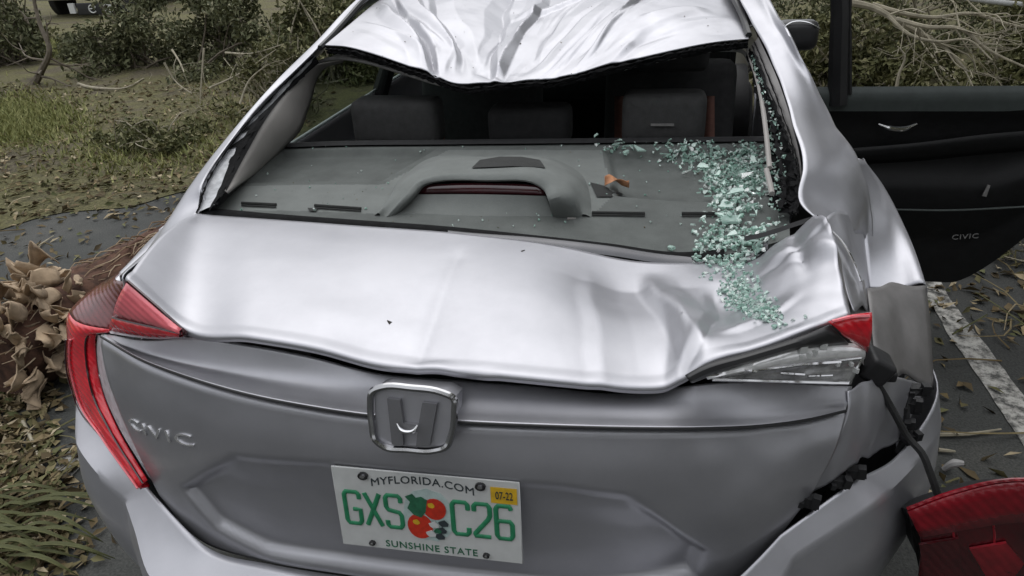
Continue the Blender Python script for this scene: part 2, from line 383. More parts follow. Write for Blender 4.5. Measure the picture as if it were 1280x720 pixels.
# dark space behind the lid and bumper joints
dk = np.array([[AC(x, y, .19, .55) for x, y in ((110, 470), (300, 500), (640, 530), (900, 540), (1120, 470))], [AC(x, y, .19, .55) for x, y in ((150, 640), (300, 740), (640, 800), (900, 790), (1120, 640))]])
cm('body_shell', [gridmesh(surf(dk, 4, 6))], 'black_plastic')

# ---- right corner: torn sheet metal where the lamp came away
tg = [[(1057, 486), (1085, 474), (1118, 470), (1160, 484)], [(1057, 512), (1085, 505), (1115, 503), (1141, 512)], [(1042, 556), (1070, 545), (1105, 540), (1134, 535)], [(1006, 622), (1058, 582), (1090, 569), (1128, 556)]]
ty = [[.26, .30, .36, .47], [.24, .275, .33, .41], [.215, .24, .30, .37], [.20, .225, .285, .35]]
TG = surf(np.array([[AY(x, y, yy) for (x, y), yy in zip(a, b_)] for a, b_ in zip(tg, ty)]), 9, 9)
TG[..., 1] += .010*noise3(TG, 45, 12)+.012*np.exp(-((TG[..., 2]-.79)/.03)**2)*np.sign(TG[..., 0]-.66)*.4
torn = cm('torn_corner_panel', [gridmesh(TG)], 'silver_paint', thick=.002); torn['label'] = 'crumpled bare corner where the right tail light came off'
pk = [[(1083, 361), (1118, 360), (1156, 357)], [(1088, 400), (1122, 395), (1161, 395)], [(1092, 440), (1128, 432), (1164, 440)], [(1100, 476), (1132, 476), (1166, 487)]]
py_ = [[.56, .60, .66], [.47, .535, .61], [.42, .49, .56], [.37, .44, .52]]
PK = surf(np.array([[AY(x, y, yy) for (x, y), yy in zip(a, b_)] for a, b_ in zip(pk, py_)]), 6, 6)
PK[..., 1] += .022*np.exp(-((PK[..., 0]-PK[..., 0].mean())/.025)**2)
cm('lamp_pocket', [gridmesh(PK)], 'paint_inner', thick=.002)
# black clips and gap along the bumper top
gp = [(1002, 630), (1030, 612), (1062, 588), (1095, 578), (1132, 558)]
cm('gap_strip', [gridmesh(strip(np.array([AC(x, y-4, .235, .5) for x, y in gp]), np.array([AC(x+2, y+9, .245, .5) for x, y in gp]), rows=2, dirv=(0, 1, 0), bulge=.02))], 'black_plastic')
for (cx, cy, yy, sx, sz) in ((1146, 487, .40, .035, .018), (1140, 508, .385, .03, .025), (1137, 530, .365, .018, .016), (1137, 546, .355, .03, .016), (1070, 590, .235, .03, .02), (1048, 602, .215, .03, .018), (1012, 626, .18, .03, .022)):
    v_, f_ = box((0, 0, 0), (sx*.8, .016, sz*.8)); v2, f2 = box((sx*.3, -.006, sz*.35), (sx*.35, .012, sz*.9)); v3, f3 = box((-sx*.35, -.004, -sz*.1), (sx*.25, .02, sz*.5))
    ro = np.array(Matrix.Rotation(float(rng.normal(0, .35)), 3, 'Y')@Matrix.Rotation(float(rng.normal(0, .3)), 3, 'Z')); cm('bumper_clip', [((v_@ro.T)+AY(cx, cy, yy), f_), ((v2@ro.T)+AY(cx, cy, yy), f2), ((v3@ro.T)+AY(cx, cy, yy), f3)], 'black_plastic', smooth=False)
bk = [(1150, 484), (1136, 498), (1133, 520), (1130, 548), (1122, 566)]
cm('bracket', [tube([AY(x, y, .40-.012*i) for i, (x, y) in enumerate(bk)], .006, 6)], 'black_plastic')

# ---- left rear pillar and shoulder: bright outer skin, flange, torn glass edge
Ls = [AX(150, 356, -.70), AX(165, 338, -.70), AX(230, 250, -.70), AX(300, 165, -.68), AX(370, 85, -.64), AX(410, 45, -.61), AX(445, 5, -.58), V3(-.575, 1.75, 1.385), V3(-.565, 2.1, 1.395)]
Li = [AY(162, 346, .30), AY(246, 268, .535), AY(252, 232, .60), AY(285, 180, .75), AY(340, 116, 1.0), AY(391, 66, 1.17), AY(432, 24, 1.36), V3(-.53, 1.75, 1.40), V3(-.52, 2.1, 1.41)]
Ls, Li = np.array(Ls), np.array(Li)
mid = (Ls+Li)/2+V3(-.006, 0, .012)
side1 = Ls+V3(-.035, .0, -.05); side2 = Ls.copy(); side2[:, 0] = -.80; side2[:, 2] = np.minimum(.955, Ls[:, 2]-.06)
LP = surf(np.array([Li, mid, Ls, side1]), 5, 7)
cm('left_rear_pillar', [gridmesh(LP)], 'silver_paint', thick=.002)
fa = LID[np.linspace(0, LID.shape[0]-6, 5).astype(int), 0]+V3(-.003, 0, -.004); fb_ = np.array([Ls[2], (Ls[1]+Ls[2])/2, Ls[1], Ls[0], AY(156, 352, .34)])+V3(.004, 0, -.004)
cm('left_shoulder', [gridmesh(strip(fa, fb_, bulge=.006, rows=4, dirv=(0, 0, -1)))], 'silver_paint', thick=.002)
# inward wall of the window aperture, then the ledge the glass was bonded to
Lw = np.array([AY(246, 266, .545), AY(259, 234, .62), AY(290, 183, .78), AY(345, 119, 1.03), AY(394, 70, 1.19)])
Lg = np.array([AY(270, 255, .565), AY(291, 200, .735), AY(314, 161, .86), AY(350, 122, 1.03), AY(396, 74, 1.20)])
Lt = np.array([AY(282, 238, .60), AY(306, 193, .76), AY(331, 149, .90), AY(360, 112, 1.06), AY(398, 78, 1.21)])
La = Li[1:6]+V3(0, 0, -.001)
cm('window_rebate', [gridmesh(strip(La, Lw, rows=2))], 'silver_paint')
ledge = strip(Lw, Lg, rows=4, n=10)
cm('glass_edge_remnant', [gridmesh(ledge)], 'ceramic_band')
# torn black adhesive: jagged ribbon
A_ = spl0(Lg, 16); B_ = spl0(Lt, 16); k_ = len(A_)
jag = np.repeat([.10+.5*abs(rng.normal()) if rng.random() < .6 else .0 for _ in range(k_//3+1)], 3)[:k_]*rng.uniform(.7, 1.1, k_); jag[:6] += .2
Aj = A_+(A_-B_)*np.clip(jag, 0, .9)[:, None]+V3(0, -.002, .004); Bj = B_+V3(0, .002, -.002)
AJ = np.array([Aj, (Aj+Bj)/2+V3(0, 0, .003), Bj]); tow = CAM-AJ; AJ = AJ+tow/np.linalg.norm(tow, axis=2)[..., None]*.005
cm('torn_adhesive', [gridmesh(AJ)], 'adhesive', smooth=False)

def ragged(name, curve, width, seed, lift=.004, n=14, miss=.25):
    """torn strip of black sealant hanging along a curve"""
    r_ = np.random.default_rng(seed); C_ = spl0(curve, n); T_ = np.gradient(C_, axis=0); T_ /= np.linalg.norm(T_, axis=1)[:, None]; tc_ = CAM-C_; tc_ /= np.linalg.norm(tc_, axis=1)[:, None]
    S_ = np.cross(T_, tc_); k = len(C_); w1 = width*np.where(r_.random(k) < miss, .15, r_.uniform(.5, 1.4, k)); w2 = width*np.where(r_.random(k) < miss, .15, r_.uniform(.4, 1.2, k))
    A_ = np.array([C_+S_*w1[:, None], C_+tc_*.003+r_.normal(0, .0012, C_.shape), C_-S_*w2[:, None]])+tc_*lift
    return cm(name, [gridmesh(A_)], 'adhesive', smooth=False, thick=.002)
ragged('torn_seal', Li[1:6]*.35+Lw*.65, .0035, 601, .006); ragged('torn_seal', Lg, .0055, 602, .008); ragged('torn_seal', (Lg+Lt)/2, .006, 603, .008)
# ---- right rear pillar: grey flange, shiny ridge, outer skin, haunch
Rr = [V3(.50, 2.1, 1.41), V3(.51, 1.7, 1.40), AY(925, 0, 1.32), AY(948, 45, 1.15), AY(973, 100, .98), AY(992, 160, .82), AY(1002, 215, .69), AY(1000, 250, .62), AY(1024, 277, .56)]
Rs = [V3(.565, 2.1, 1.39), V3(.575, 1.7, 1.38), AX(962, 0, .595), AX(987, 50, .615), AX(1014, 100, .66), AX(1042, 150, .70), AX(1069, 195, .735), AX(1078, 255, .755), AX(1080, 300, .765)]
Rr, Rs = np.array(Rr), np.array(Rs); Rm = (Rr+Rs)/2+V3(.016, 0, .000); Rd = Rs+V3(.03, .0, -.06)
RP = surf(np.array([Rr, Rr*.72+Rs*.28+V3(.012, 0, .003), Rm, Rs, Rd]), 5, 7)
RP[..., 2] += .006*noise3(RP, 22, 5)*sstep(1.4, 1.1, RP[..., 1]); RP[..., 0] += .004*noise3(RP, 30, 6)*sstep(1.4, 1.1, RP[..., 1])
cm('right_rear_pillar', [gridmesh(RP, flip=True)], 'silver_paint', thick=.002)
# flange between aperture and ridge
Rf = np.array([AY(940, 52, 1.165), AY(958, 100, 1.0), AY(982, 160, .84), AY(998, 215, .70), AY(996, 262, .61)])
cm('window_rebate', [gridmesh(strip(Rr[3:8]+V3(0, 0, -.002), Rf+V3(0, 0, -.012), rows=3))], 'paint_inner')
Rt = np.array([AY(935, 62, 1.20), AY(949, 108, 1.03), AY(957, 160, .88), AY(962, 210, .745), AY(962, 245, .66)])
A_ = spl0(Rf+V3(0, 0, -.012), 14); B_ = spl0(Rt+V3(0, 0, -.02), 14)
RB = np.array([A_*(1-t_)+B_*t_ for t_ in np.linspace(0, 1, 7)]); RB += rng.normal(0, .004, RB.shape)
cm('torn_adhesive', [gridmesh(RB)], 'adhesive', smooth=False); bvh_add('rubble', *gridmesh(RB))
cm('aperture_trim', [tube(Rt[:4], .0052, 8), tube([AY(958, 212, .74), AY(962, 228, .70), AY(965, 242, .665)], .0055, 8)], 'pillar_trim')
ragged('torn_seal', Rf+V3(0, 0, -.008), .0065, 604, .006); ragged('torn_seal', Rf*.5+Rt*.5+V3(0, 0, -.012), .010, 605, .006); ragged('torn_seal', Rr[3:8]*.4+Rf*.6+V3(0, 0, -.006), .003, 606, .005)
# haunch over the right rear wheel
Hl = np.array([AX(1072, 198, .76), AX(1079, 255, .765), AX(1080, 300, .765), AX(1082, 340, .765), AX(1083, 361, .765)])
Hr = np.array([AX(1076, 200, .85), AX(1104, 234, .862), AX(1128, 280, .865), AX(1144, 318, .865), AX(1156, 356, .865)])
Hd = Hr+V3(.012, -.005, -.12)
Hm = (Hl+Hr)/2+V3(.012, 0, -.004)
HA = surf(np.array([Hl, Hm, Hr, Hd]), 6, 7)
cm('rear_haunch', [gridmesh(HA, flip=True)], 'silver_paint', thick=.002)
# shoulder between the haunch and the boot lid
Ql = np.array([AY(1022, 277, .555), AY(1044, 318, .46), AY(1054, 350, .38), AY(1066, 390, .30)])
Qr = np.array([AX(1080, 262, .765), AX(1080, 300, .765), AX(1083, 345, .76), AX(1088, 388, .735)])
Qm = (Ql+Qr)/2+V3(0, 0, .006)
QS = surf(np.array([Ql, Ql*.6+Qr*.4+V3(0, 0, .010), Qm, Qr]), 5, 7)
QS[..., 2] += .004*noise3(QS, 40, 8)
cm('rear_shoulder', [gridmesh(QS, flip=True)], 'silver_paint', thick=.002)
cm('shoulder_crease', [tube([AY(1028, 282, .55)+V3(0, 0, .004), AY(1052, 302, .52), AY(1067, 328, .48), AY(1076, 352, .45)], .0022, 6)], 'chrome')
fa = LID[np.linspace(0, LID.shape[0]-6, 6).astype(int), -1]+V3(.002, 0, -.006); fb_ = np.vstack([Hl[3:4]+V3(0, .02, -.01), PK[np.linspace(0, PK.shape[0]-1, 5).astype(int), 0]])+V3(0, .004, -.002)
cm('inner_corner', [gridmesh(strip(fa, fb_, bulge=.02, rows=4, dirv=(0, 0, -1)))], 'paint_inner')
ck = [(930, 300), (950, 296), (970, 290), (990, 283), (1022, 273)]
cm('lid_gap', [gridmesh(strip(np.array([AY(x, y-2, .55)+V3(0, 0, .004) for x, y in ck]), np.array([AY(x, y+4, .545)+V3(0, 0, .004) for x, y in ck]), rows=1))], 'black_plastic')

# ---- roof, caved in with sharp folds
e0 = [(406, 56), (440, 59), (490, 75), (540, 92), (574, 104), (640, 100), (692, 97), (760, 81), (850, 60), (900, 51), (936, 48)]
ye = [1.20, 1.17, 1.14, 1.12, 1.10, 1.11, 1.12, 1.13, 1.14, 1.15, 1.16]
E0 = np.array([AY(x, y, yy) for (x, y), yy in zip(e0, ye)])
rowsR = [E0]; tx = np.linspace(-1, 1, 11)
for Y_, zc, hw, dip in ((1.32, 1.335, .545, .085), (1.55, 1.375, .535, .075), (1.85, 1.395, .525, .05), (2.15, 1.395, .51, .02), (2.45, 1.36, .50, 0)):
    rowsR.append(np.array([(t_*hw, Y_, zc-.022*t_*t_-dip*math.exp(-((t_*hw+.08)/.24)**2)) for t_ in tx]))
RF = surf(np.array(rowsR), 44, 40)
z_ = np.zeros(RF.shape[:2]); RW = RF.copy(); RW[..., 0] += .022*noise3(RF, 14, 71); RW[..., 1] += .030*noise3(RF, 11, 72)
folds = [((565, 78), (455, 8), .012, .05), ((562, 76), (478, 2), -.012, .04), ((560, 44), (500, 4), .010, .05), ((555, 80), (420, 45), -.006, .06), ((600, 60), (680, 5), .012, .06), ((605, 55), (640, 0), -.010, .05),
         ((672, 62), (870, 0), .010, .045), ((668, 66), (830, 5), -.009, .05), ((680, 70), (800, 30), .008, .05), ((600, 72), (680, 68), .006, .03), ((600, 50), (670, 48), -.006, .04), ((690, 12), (640, 6), .008, .05), ((880, 30), (800, 26), .006, .05), ((700, 50), (720, 90), .006, .04), ((540, 10), (575, 40), -.012, .06), ((640, 25), (760, 8), .008, .06)]
for a, b_, am, wd in folds:
    pa, pb = AZ(*a, 1.29)[:2], AZ(*b_, 1.31)[:2]
    pa[1] = min(pa[1], 2.1); pb[1] = min(pb[1], 2.2)
    z_ += fold(RW, pa, pb, am*1.7, wd*.9, .4)
fr_ = np.random.default_rng(94); c0_ = AZ(585, 82, 1.27)[:2]
for _ in range(38):
    an_ = fr_.uniform(.15, 2.95); s0_, L_ = fr_.uniform(.03, .45), fr_.uniform(.10, .38); o_ = c0_+fr_.normal(0, .06, 2); dv_ = np.array([math.cos(an_), math.sin(an_)])
    z_ += fold(RW, o_+dv_*s0_, o_+dv_*(s0_+L_), fr_.choice([-1, 1])*fr_.uniform(.002, .0065), fr_.uniform(.02, .06), .35)
z_ += .004*noise3(RF, 16, 21)+.0008*noise3(RF, 55, 22)
fade = sstep(0, .18, 1-abs(np.linspace(-1, 1, RF.shape[1])))[None, :]*np.ones_like(z_)
fade[:12] *= np.linspace(.3, 1, 12)[:, None]
RF[..., 2] += z_*fade
roof = cm('roof', [gridmesh(RF)], 'silver_paint', thick=.003); roof['label'] = 'caved-in roof skin with sharp folds'
bvh_add('roof', *gridmesh(RF))
# torn black adhesive under the roof edge and the pale headliner lip
E1 = spl0(E0, 8); ej = E1+V3(0, .004, -.006); el = E1+V3(0, .012, -.022)+np.stack([np.zeros(len(E1)), np.zeros(len(E1)), -.007*rng.random(len(E1))], 1)
cm('roof_edge_adhesive', [gridmesh(np.array([ej+np.stack([np.zeros(len(E1)), -.008*rng.random(len(E1)), .004*rng.random(len(E1))], 1), (ej+el)/2, el]))], 'adhesive', smooth=False)
ragged('torn_seal', E0+V3(0, -.002, -.010), .005, 607, .004, 16); ragged('torn_seal', E0+V3(0, .006, -.020), .005, 608, .004, 16)
hl = np.array([AY(x, y, yy) for (x, y), yy in zip([(384, 88), (398, 78), (424, 73), (450, 76), (500, 90), (545, 104), (575, 110), (640, 106), (692, 103), (760, 90), (850, 70), (905, 62), (930, 66), (938, 80)], [1.21, 1.23, 1.22, 1.2, 1.17, 1.15, 1.13, 1.14, 1.15, 1.16, 1.17, 1.19, 1.2, 1.19])])
cm('headliner_edge', [tube(hl, .005, 6, n=6)], 'grey_edge')
HL = np.array([spl0(hl[1:-1], 6), spl0(hl[1:-1], 6)*V3(1, 0, 1)+V3(0, 1.7, 0), spl0(hl[1:-1], 6)*V3(.95, 0, 1)+V3(0, 2.5, 0)])
HL[1:, :, 2] = np.minimum(HL[1:, :, 2], 1.31); 
cm('headliner', [gridmesh(HL)], 'headliner')
# black roof mouldings in the ditches
lm = np.array([AY(400, 60, 1.19), AY(412, 48, 1.25), AY(432, 26, 1.36), AY(455, 0, 1.50), V3(-.535, 1.85, 1.405), V3(-.52, 2.4, 1.37)])
cm('roof_moulding', [tube(lm, .008, 6)], 'black_trim')
rm = np.array([AY(936, 44, 1.17), AY(928, 20, 1.27), AY(918, 0, 1.36), V3(.50, 1.85, 1.40), V3(.495, 2.4, 1.365)])
cm('roof_moulding', [tube(rm, .008, 6)], 'black_trim')

# ---- lower boot trim at the base of the glass: black edge and grey strip on the right
bs = [(252, 264), (330, 271), (450, 280), (560, 288), (650, 297), (760, 309), (850, 320), (905, 316)]
cm('glass_seat', [gridmesh(strip(np.array([AY(x, y-5, .575) for x, y in bs]), np.array([AY(x, y+5, .548) for x, y in bs]), rows=3, n=8, bulge=.004, dirv=(0, 0, 1)))], 'adhesive')
bt = [(560, 289), (650, 296), (760, 308), (850, 320), (940, 314), (960, 300)]
bvh_add('garnish', *gridmesh(strip(np.array([AY(x, y-1, .560) for x, y in bt]), np.array([AY(x, y+11, .538) for x, y in bt]), rows=3, n=6)))
cm('garnish', [gridmesh(strip(np.array([AY(x, y-1, .560) for x, y in bt]), np.array([AY(x, y+(11 if i else 3), .538) for i, (x, y) in enumerate(bt)]), rows=3, n=6, bulge=.004, dirv=(0, 0, 1)))], 'dark_chrome')
# ================================================================== LAMPS
def prism(px, plane, depth, push=0.):
    """polygon given in photo pixels on a plane, extruded along the plane normal"""
    P = np.array([plane(x, y) for x, y in px]); c = P.mean(0); nn = np.zeros(3)
    for a, b_ in zip(P, np.roll(P, -1, 0)): nn += np.cross(a-c, b_-c)
    nn /= np.linalg.norm(nn); nn = nn if nn@(CAM-c) > 0 else -nn
    P = P+nn*push; k = len(P); v = np.vstack([P, P-nn*depth]); f = [tuple(range(k)), tuple(range(2*k-1, k-1, -1))]
    f += [(i, (i+1) % k, k+(i+1) % k, k+i) for i in range(k)]
    return v, f
La_px = [(150, 340), (112, 364), (86, 390), (84, 428), (88, 478), (98, 504), (135, 548), (187, 609)]
Lb_px = [(160, 352), (149, 388), (140, 412), (119, 420), (118, 445), (126, 490), (143, 531), (184, 600)]
LA = np.array([AY(x, y, yy) for (x, y), yy in zip(La_px, (.42, .38, .34, .335, .335, .325, .245, .172))])
LB = np.array([AY(x, y, yy) for (x, y), yy in zip(Lb_px, (.31, .30, .278, .285, .28, .255, .218, .166))])
lampL = empty('tail_light'); kid(lampL); lampL['label'] = 'intact red tail light on the left corner'
def lk(name, parts, mat, **kw):
    o = mesh(name, parts, mat, None, **kw); o.parent = lampL; return o
LS = strip(LA, LB, bulge=.018, n=7, rows=8, dirv=(-.5, -.8, .1))
rA, cA = LS.shape[:2]
lk('lens', [gridmesh(LS[:, 14:])], 'lens_red', thick=.004)
lk('upper_lens', [gridmesh(LS[:, :15])], 'upper_red', thick=.004)
for fr, wd, mt in ((.30, .0016, 'lens_dark_red'), (.62, .0022, 'lens_pink'), (.93, .002, 'lens_dark_red')):
    i0 = int(fr*(rA-1)); lk('lens_rib', [tube(LS[i0, 20:]+V3(-.001, -.002, .0005), wd, 6, smoothp=False)], mt)
wy = .124
W1 = np.array([AC(x, y, wy) for x, y in ((160, 353), (182, 372), (205, 392), (227, 412))])
W2 = np.array([AC(x, y, wy-.004) for x, y in ((143, 396), (172, 403), (200, 409), (228, 416))])
W3 = np.array([AC(x, y, wy+.006) for x, y in ((139, 415), (165, 419), (200, 422), (226, 420))])
lk('inner_lens', [gridmesh(strip(W1, W2, bulge=.006, rows=5, n=5))], 'lens_pink', thick=.003)
lk('inner_lens', [gridmesh(strip(W2, W3, bulge=.005, rows=4, n=5))], 'lens_red', thick=.003)
lk('lamp_joint', [gridmesh(strip(LB[:3]+V3(.004, .004, 0), np.array([W1[0], W2[0], W3[0]])+V3(-.002, .006, -.002), rows=2)), gridmesh(strip(np.array([fb2 for fb2 in (Ls[1], Ls[0], LB[0])])+V3(0, 0, -.006), np.array([LID[LID.shape[0]-30, 0], LID[LID.shape[0]-14, 0], W1[0]])+V3(0, .004, -.006), rows=2))], 'upper_red')
lk('lens_rib', [tube(W2+V3(0, -.004, .001), .0018, 6)], 'lens_dark_red')
lk('lens_rim', [tube(W1+V3(0, 0, .002), .003, 6), tube(np.vstack([W1[-1:], AC(231, 416, wy)[None], W3[-1:]]), .004, 6)], 'lens_dark_red')
G1 = LB[3:]+V3(0, .006, 0); G2 = FS[np.linspace(2, FS.shape[0]-1, 5).astype(int), 0]+V3(0, .010, 0)
lk('lamp_inner_edge', [gridmesh(strip(G1, G2, rows=2))], 'ceramic_band')
lk('side_marker', [prism([(124, 470), (130, 474), (133, 481), (127, 480)], lambda x, y: AC(x, y, .11, .55), .004)], 'plate_white')

lampR = empty('tail_light'); kid(lampR); lampR['label'] = 'broken right tail light stripped to its clear inner lens'
def rk(name, parts, mat, **kw):
    o = mesh(name, parts, mat, None, **kw); o.parent = lampR; return o
ry = .120
g1 = np.array([AC(x, y, ry-.004) for x, y in ((857, 470), (876, 459), (932, 443), (993, 424), (1036, 406))])
g2 = np.array([AC(x, y, ry) for x, y in ((866, 476), (884, 469), (937, 451), (990, 436), (1060, 428))])
rk('gasket', [gridmesh(strip(g1, g2, bulge=.008, rows=4, n=5))], 'black_trim', thick=.003)
q1 = np.array([AC(x, y, ry+.002) for x, y in ((882, 470), (937, 451), (990, 436), (1034, 430), (1077, 430))])
q2 = np.array([AC(x, y, ry-.002) for x, y in ((884, 471), (940, 462), (990, 454), (1036, 449), (1080, 446))])
q3 = np.array([AC(x, y, ry+.004) for x, y in ((892, 474), (945, 475), (985, 477), (1030, 478), (1062, 480))])
rk('lens', [gridmesh(strip(q1, q2, bulge=.006, rows=5, n=7))], 'lens_clear', thick=.003)
low = strip(q2, q3, bulge=-.006, rows=6, n=7)
rk('lower_lens', [gridmesh(low)], 'lens_grey', thick=.003)
for a, b_, wd in (((882, 470), (1076, 447), .0022), ((890, 474), (1060, 479), .0025), ((990, 456), (1050, 452), .003), ((975, 466), (1005, 468), .0025), ((1078, 447), (1062, 478), .0022), ((930, 461), (945, 464), .003), ((1010, 470), (1040, 469), .002)):
    rk('reflector_rib', [tube([AC(*a, ry-.006), AC((a[0]+b_[0])/2, (a[1]+b_[1])/2, ry-.007), AC(*b_, ry-.006)], wd, 6)], 'chrome')
for (x, y, s_) in ((1004, 437, 9), (1010, 444, 7), (1018, 441, 6), (1030, 433, 7), (1000, 446, 5), (1047, 455, 5), (1064, 455, 5), (1070, 463, 6)):
    c = AC(x, y, ry-.008); rk('facet', [box(c, (s_/800, .004, s_/900), Matrix.Rotation(.4*s_, 3, 'Z'))], 'plate_white', smooth=False)
rk('red_stub', [gridmesh(strip(np.array([AC(x, y, ry-.006) for x, y in ((1034, 402), (1060, 394), (1087, 390))]), np.array([AC(x, y, ry-.004) for x, y in ((1056, 418), (1070, 428), (1083, 438))]), bulge=.008, rows=5, n=5))], 'lens_red', thick=.004)
rk('lens_rib', [tube([AC(1040, 402, ry-.014), AC(1066, 396, ry-.014), AC(1086, 395, ry-.014)], .0025, 6)], 'lens_pink')
plug = kid(rbox('connector', AY(1093, 457, .325), (.042, .05, .042), 'black_plastic', bev=.008, rot=Matrix.Rotation(.5, 3, 'Y')), lampR)
kid(rbox('connector_tab', AY(1108, 466, .33), (.025, .03, .018), 'black_plastic', bev=.005), lampR)
wire = [(1090, 470, .31), (1104, 492, .31), (1120, 520, .30), (1136, 548, .29), (1152, 566, .275), (1163, 592, .26), (1172, 618, .25)]
rk('cable', [tube([AY(*q) for q in wire], .0055, 8)], 'rubber')

# the part of the tail light that hangs off on its cable
loose = empty('broken_tail_light', tuple(AY(1210, 690, .22)))
tag(loose, 'dark red tail light unit dangling by its cable beside the right bumper corner', 'tail light')
def ok(name, parts, mat, **kw):
    o = mesh(name, parts, mat, None, **kw); o.parent = loose; o.matrix_parent_inverse = Matrix.Translation(-loose.location); return o
pw = lambda x, y: AY(x, y, .235-.00012*(x-1133)+.00035*(y-600))
o1 = [pw(x, y) for x, y in ((1133, 636), (1190, 615), (1262, 600), (1320, 604), (1368, 640))]
o2 = [pw(x, y)+V3(.012, -.012, 0) for x, y in ((1136, 660), (1190, 650), (1262, 640), (1320, 645), (1366, 668))]
o3 = [pw(x, y)+V3(.005, -.016, 0) for x, y in ((1140, 715), (1195, 712), (1262, 705), (1320, 712), (1360, 724))]
o4 = [pw(x, y) for x, y in ((1165, 790), (1200, 800), (1262, 800), (1310, 790), (1345, 770))]
OS = surf(np.array([o1, o2, o3, o4]), 6, 8)
ok('lens', [gridmesh(OS)], 'lens_night_red', thick=.004)
ok('upper_lens', [gridmesh(surf(np.array([o1, o2]), 3, 8)+V3(0, -.005, .001))], 'lens_deep_red', thick=.003)
ok('rim', [tube(np.array(o1)+V3(0, -.004, .004), .003, 6)], 'lens_deep_red')
for fr_ in (.2, .4, .6, .8):
    ok('lens_rib', [tube(OS[4:, int(fr_*(OS.shape[1]-1))]+V3(0, -.004, 0), .002, 6, smoothp=False)], 'lens_deep_red')
back = np.array([np.array(o1)+V3(.0, .0, .0), np.array(o1)+V3(.02, .09, -.085), np.array(o4)+V3(.02, .10, .02), np.array(o4)])
ok('housing', [gridmesh(surf(back, 4, 6)), gridmesh(np.array([[o1[0], o1[0]+V3(.02, .09, -.085)], [o4[0], o4[0]+V3(.02, .1, .02)]]))], 'black_plastic')
ok('dark_reflector', [prism([(1144, 668), (1192, 660), (1196, 706), (1150, 712)], lambda x, y: pw(x, y)+V3(0, -.022, 0), .004)], 'lens_night_red')
ok('reflector', [prism([(1205, 672), (1250, 664), (1272, 690), (1255, 712), (1225, 705)], lambda x, y: pw(x, y)+V3(0, -.024, 0), .004)], 'lens_deep_red')
ok('reflector', [prism([(1276, 652), (1310, 650), (1312, 672), (1280, 672)], lambda x, y: pw(x, y)+V3(0, -.026, 0), .004)], 'lens_deep_red')
ok('bulb_socket', [tube([pw(1186, 610)+V3(0, .03, .01), pw(1200, 604)+V3(0, .03, .012), pw(1212, 603)+V3(0, .03, .01)], [.004, .007, .004], 8)], 'grey_edge')

# ================================================================== BADGE, LETTERING, NUMBER PLATE
EP = lambda x, y: PL(x, y, .063, .925, .30)
ring = [(463, 505), (465, 490), (478, 484), (515, 485), (553, 491), (567, 498), (568, 514), (564, 545), (558, 558), (543, 563), (510, 562), (480, 558), (469, 549), (465, 530)]
badge = cm('badge', [prism([(466, 489), (478, 485), (553, 492), (567, 499), (564, 546), (557, 559), (480, 557), (469, 549)], EP, .045, -.004)], 'silver_paint', lid, angle=30)
RP_ = np.array([EP(x, y) for x, y in ring+ring[:1]]); sp = spl0(np.vstack([RP_[-2:-1], RP_, RP_[1:2]]), 5)[5:-5]
badge_kids = [('badge_ring', [tube(sp, .0052, 8, smoothp=False, cap=False)], 'ring_chrome'),
 ('badge_letter', [prism([(485, 497), (501, 499), (505, 528), (524, 530), (529, 502), (547, 504), (538, 556), (521, 557), (523, 539), (504, 537), (505, 556), (491, 554)], EP, .010, .004)], 'badge_grey'),
 ('badge_bar', [tube([EP(499, 527)+V3(0, -.009, .004), EP(504, 535)+V3(0, -.009, .004), EP(512, 537.5)+V3(0, -.009, .004), EP(520, 536)+V3(0, -.009, .004), EP(525, 529)+V3(0, -.009, .004)], [.0012, .003, .0034, .003, .0012], 8)], 'chrome')]
for nm, pts_, mt in badge_kids: kid(mesh(nm, pts_, mt, None, angle=30), lid)
# model lettering on the left of the lid
me = text_mesh('CIVIC', .034, .0018, 'LEFT', 0, 1.2)
a_ = hit(163, 527, 'face'); b2 = hit(243, 551, 'face')
A3, B3 = np.array(a_[0]), np.array(b2[0]); xd = B3-A3; nrm = Vector(a_[1])
yd = nrm.cross(Vector(xd)).normalized()
w_ = max(v.co.x for v in me.vertices); me.transform(Matrix.Diagonal((np.linalg.norm(xd)/w_, .95, 1, 1)))
zz_ = [v.co.z for v in me.vertices]
for v in me.vertices: v.co.z = 0
xform(me, basis(Vector(A3), xd, yd))
for v, z0_ in zip(me.vertices, zz_):
    h = BV['face'].ray_cast(v.co+nrm*.1, -nrm)
    if h[0] is not None: v.co = h[0]+nrm*(.0025+z0_)
kid(link('lettering', me, 'letter_chrome', None, False), lid)

# plate
PP = lambda x, y: PL(x, y, .060, .73, .12)
tl, tr, br, bl = [PP(*q) for q in ((420, 584), (657, 602), (647, 705), (423, 677))]
pc = (tl+tr+br+bl)/4; pw_ = (np.linalg.norm(tr-tl)+np.linalg.norm(br-bl))/2; ph_ = (np.linalg.norm(tl-bl)+np.linalg.norm(tr-br))/2
PB = basis(pc, (tr-tl)+(br-bl), (tl-bl)+(tr-br))
plate = kid(rbox('license_plate', (0, 0, 0), (pw_, ph_, .003), 'plate_white', bev=.0012, seg=1)); plate.data.transform(PB)
plate['label'] = 'white number plate with green characters and two oranges'
def pk_(name, me_, mat, loc, sx=1, sy=1, z=.0018):
    me_.transform(Matrix.Diagonal((sx, sy, 1, 1))); me_.transform(Matrix.Translation((loc[0], loc[1], z))); me_.transform(PB)
    return kid(link(name, me_, mat, None, False), plate)
def flat(pts2, h=.0006):
    k = len(pts2); me_ = bpy.data.meshes.new('shape'); v = [(x, y, 0) for x, y in pts2]+[(x, y, h) for x, y in pts2]
    f = [tuple(range(k, 2*k)), tuple(range(k-1, -1, -1))]+[(i, (i+1) % k, k+(i+1) % k, k+i) for i in range(k)]
    me_.from_pydata(v, [], f); return me_
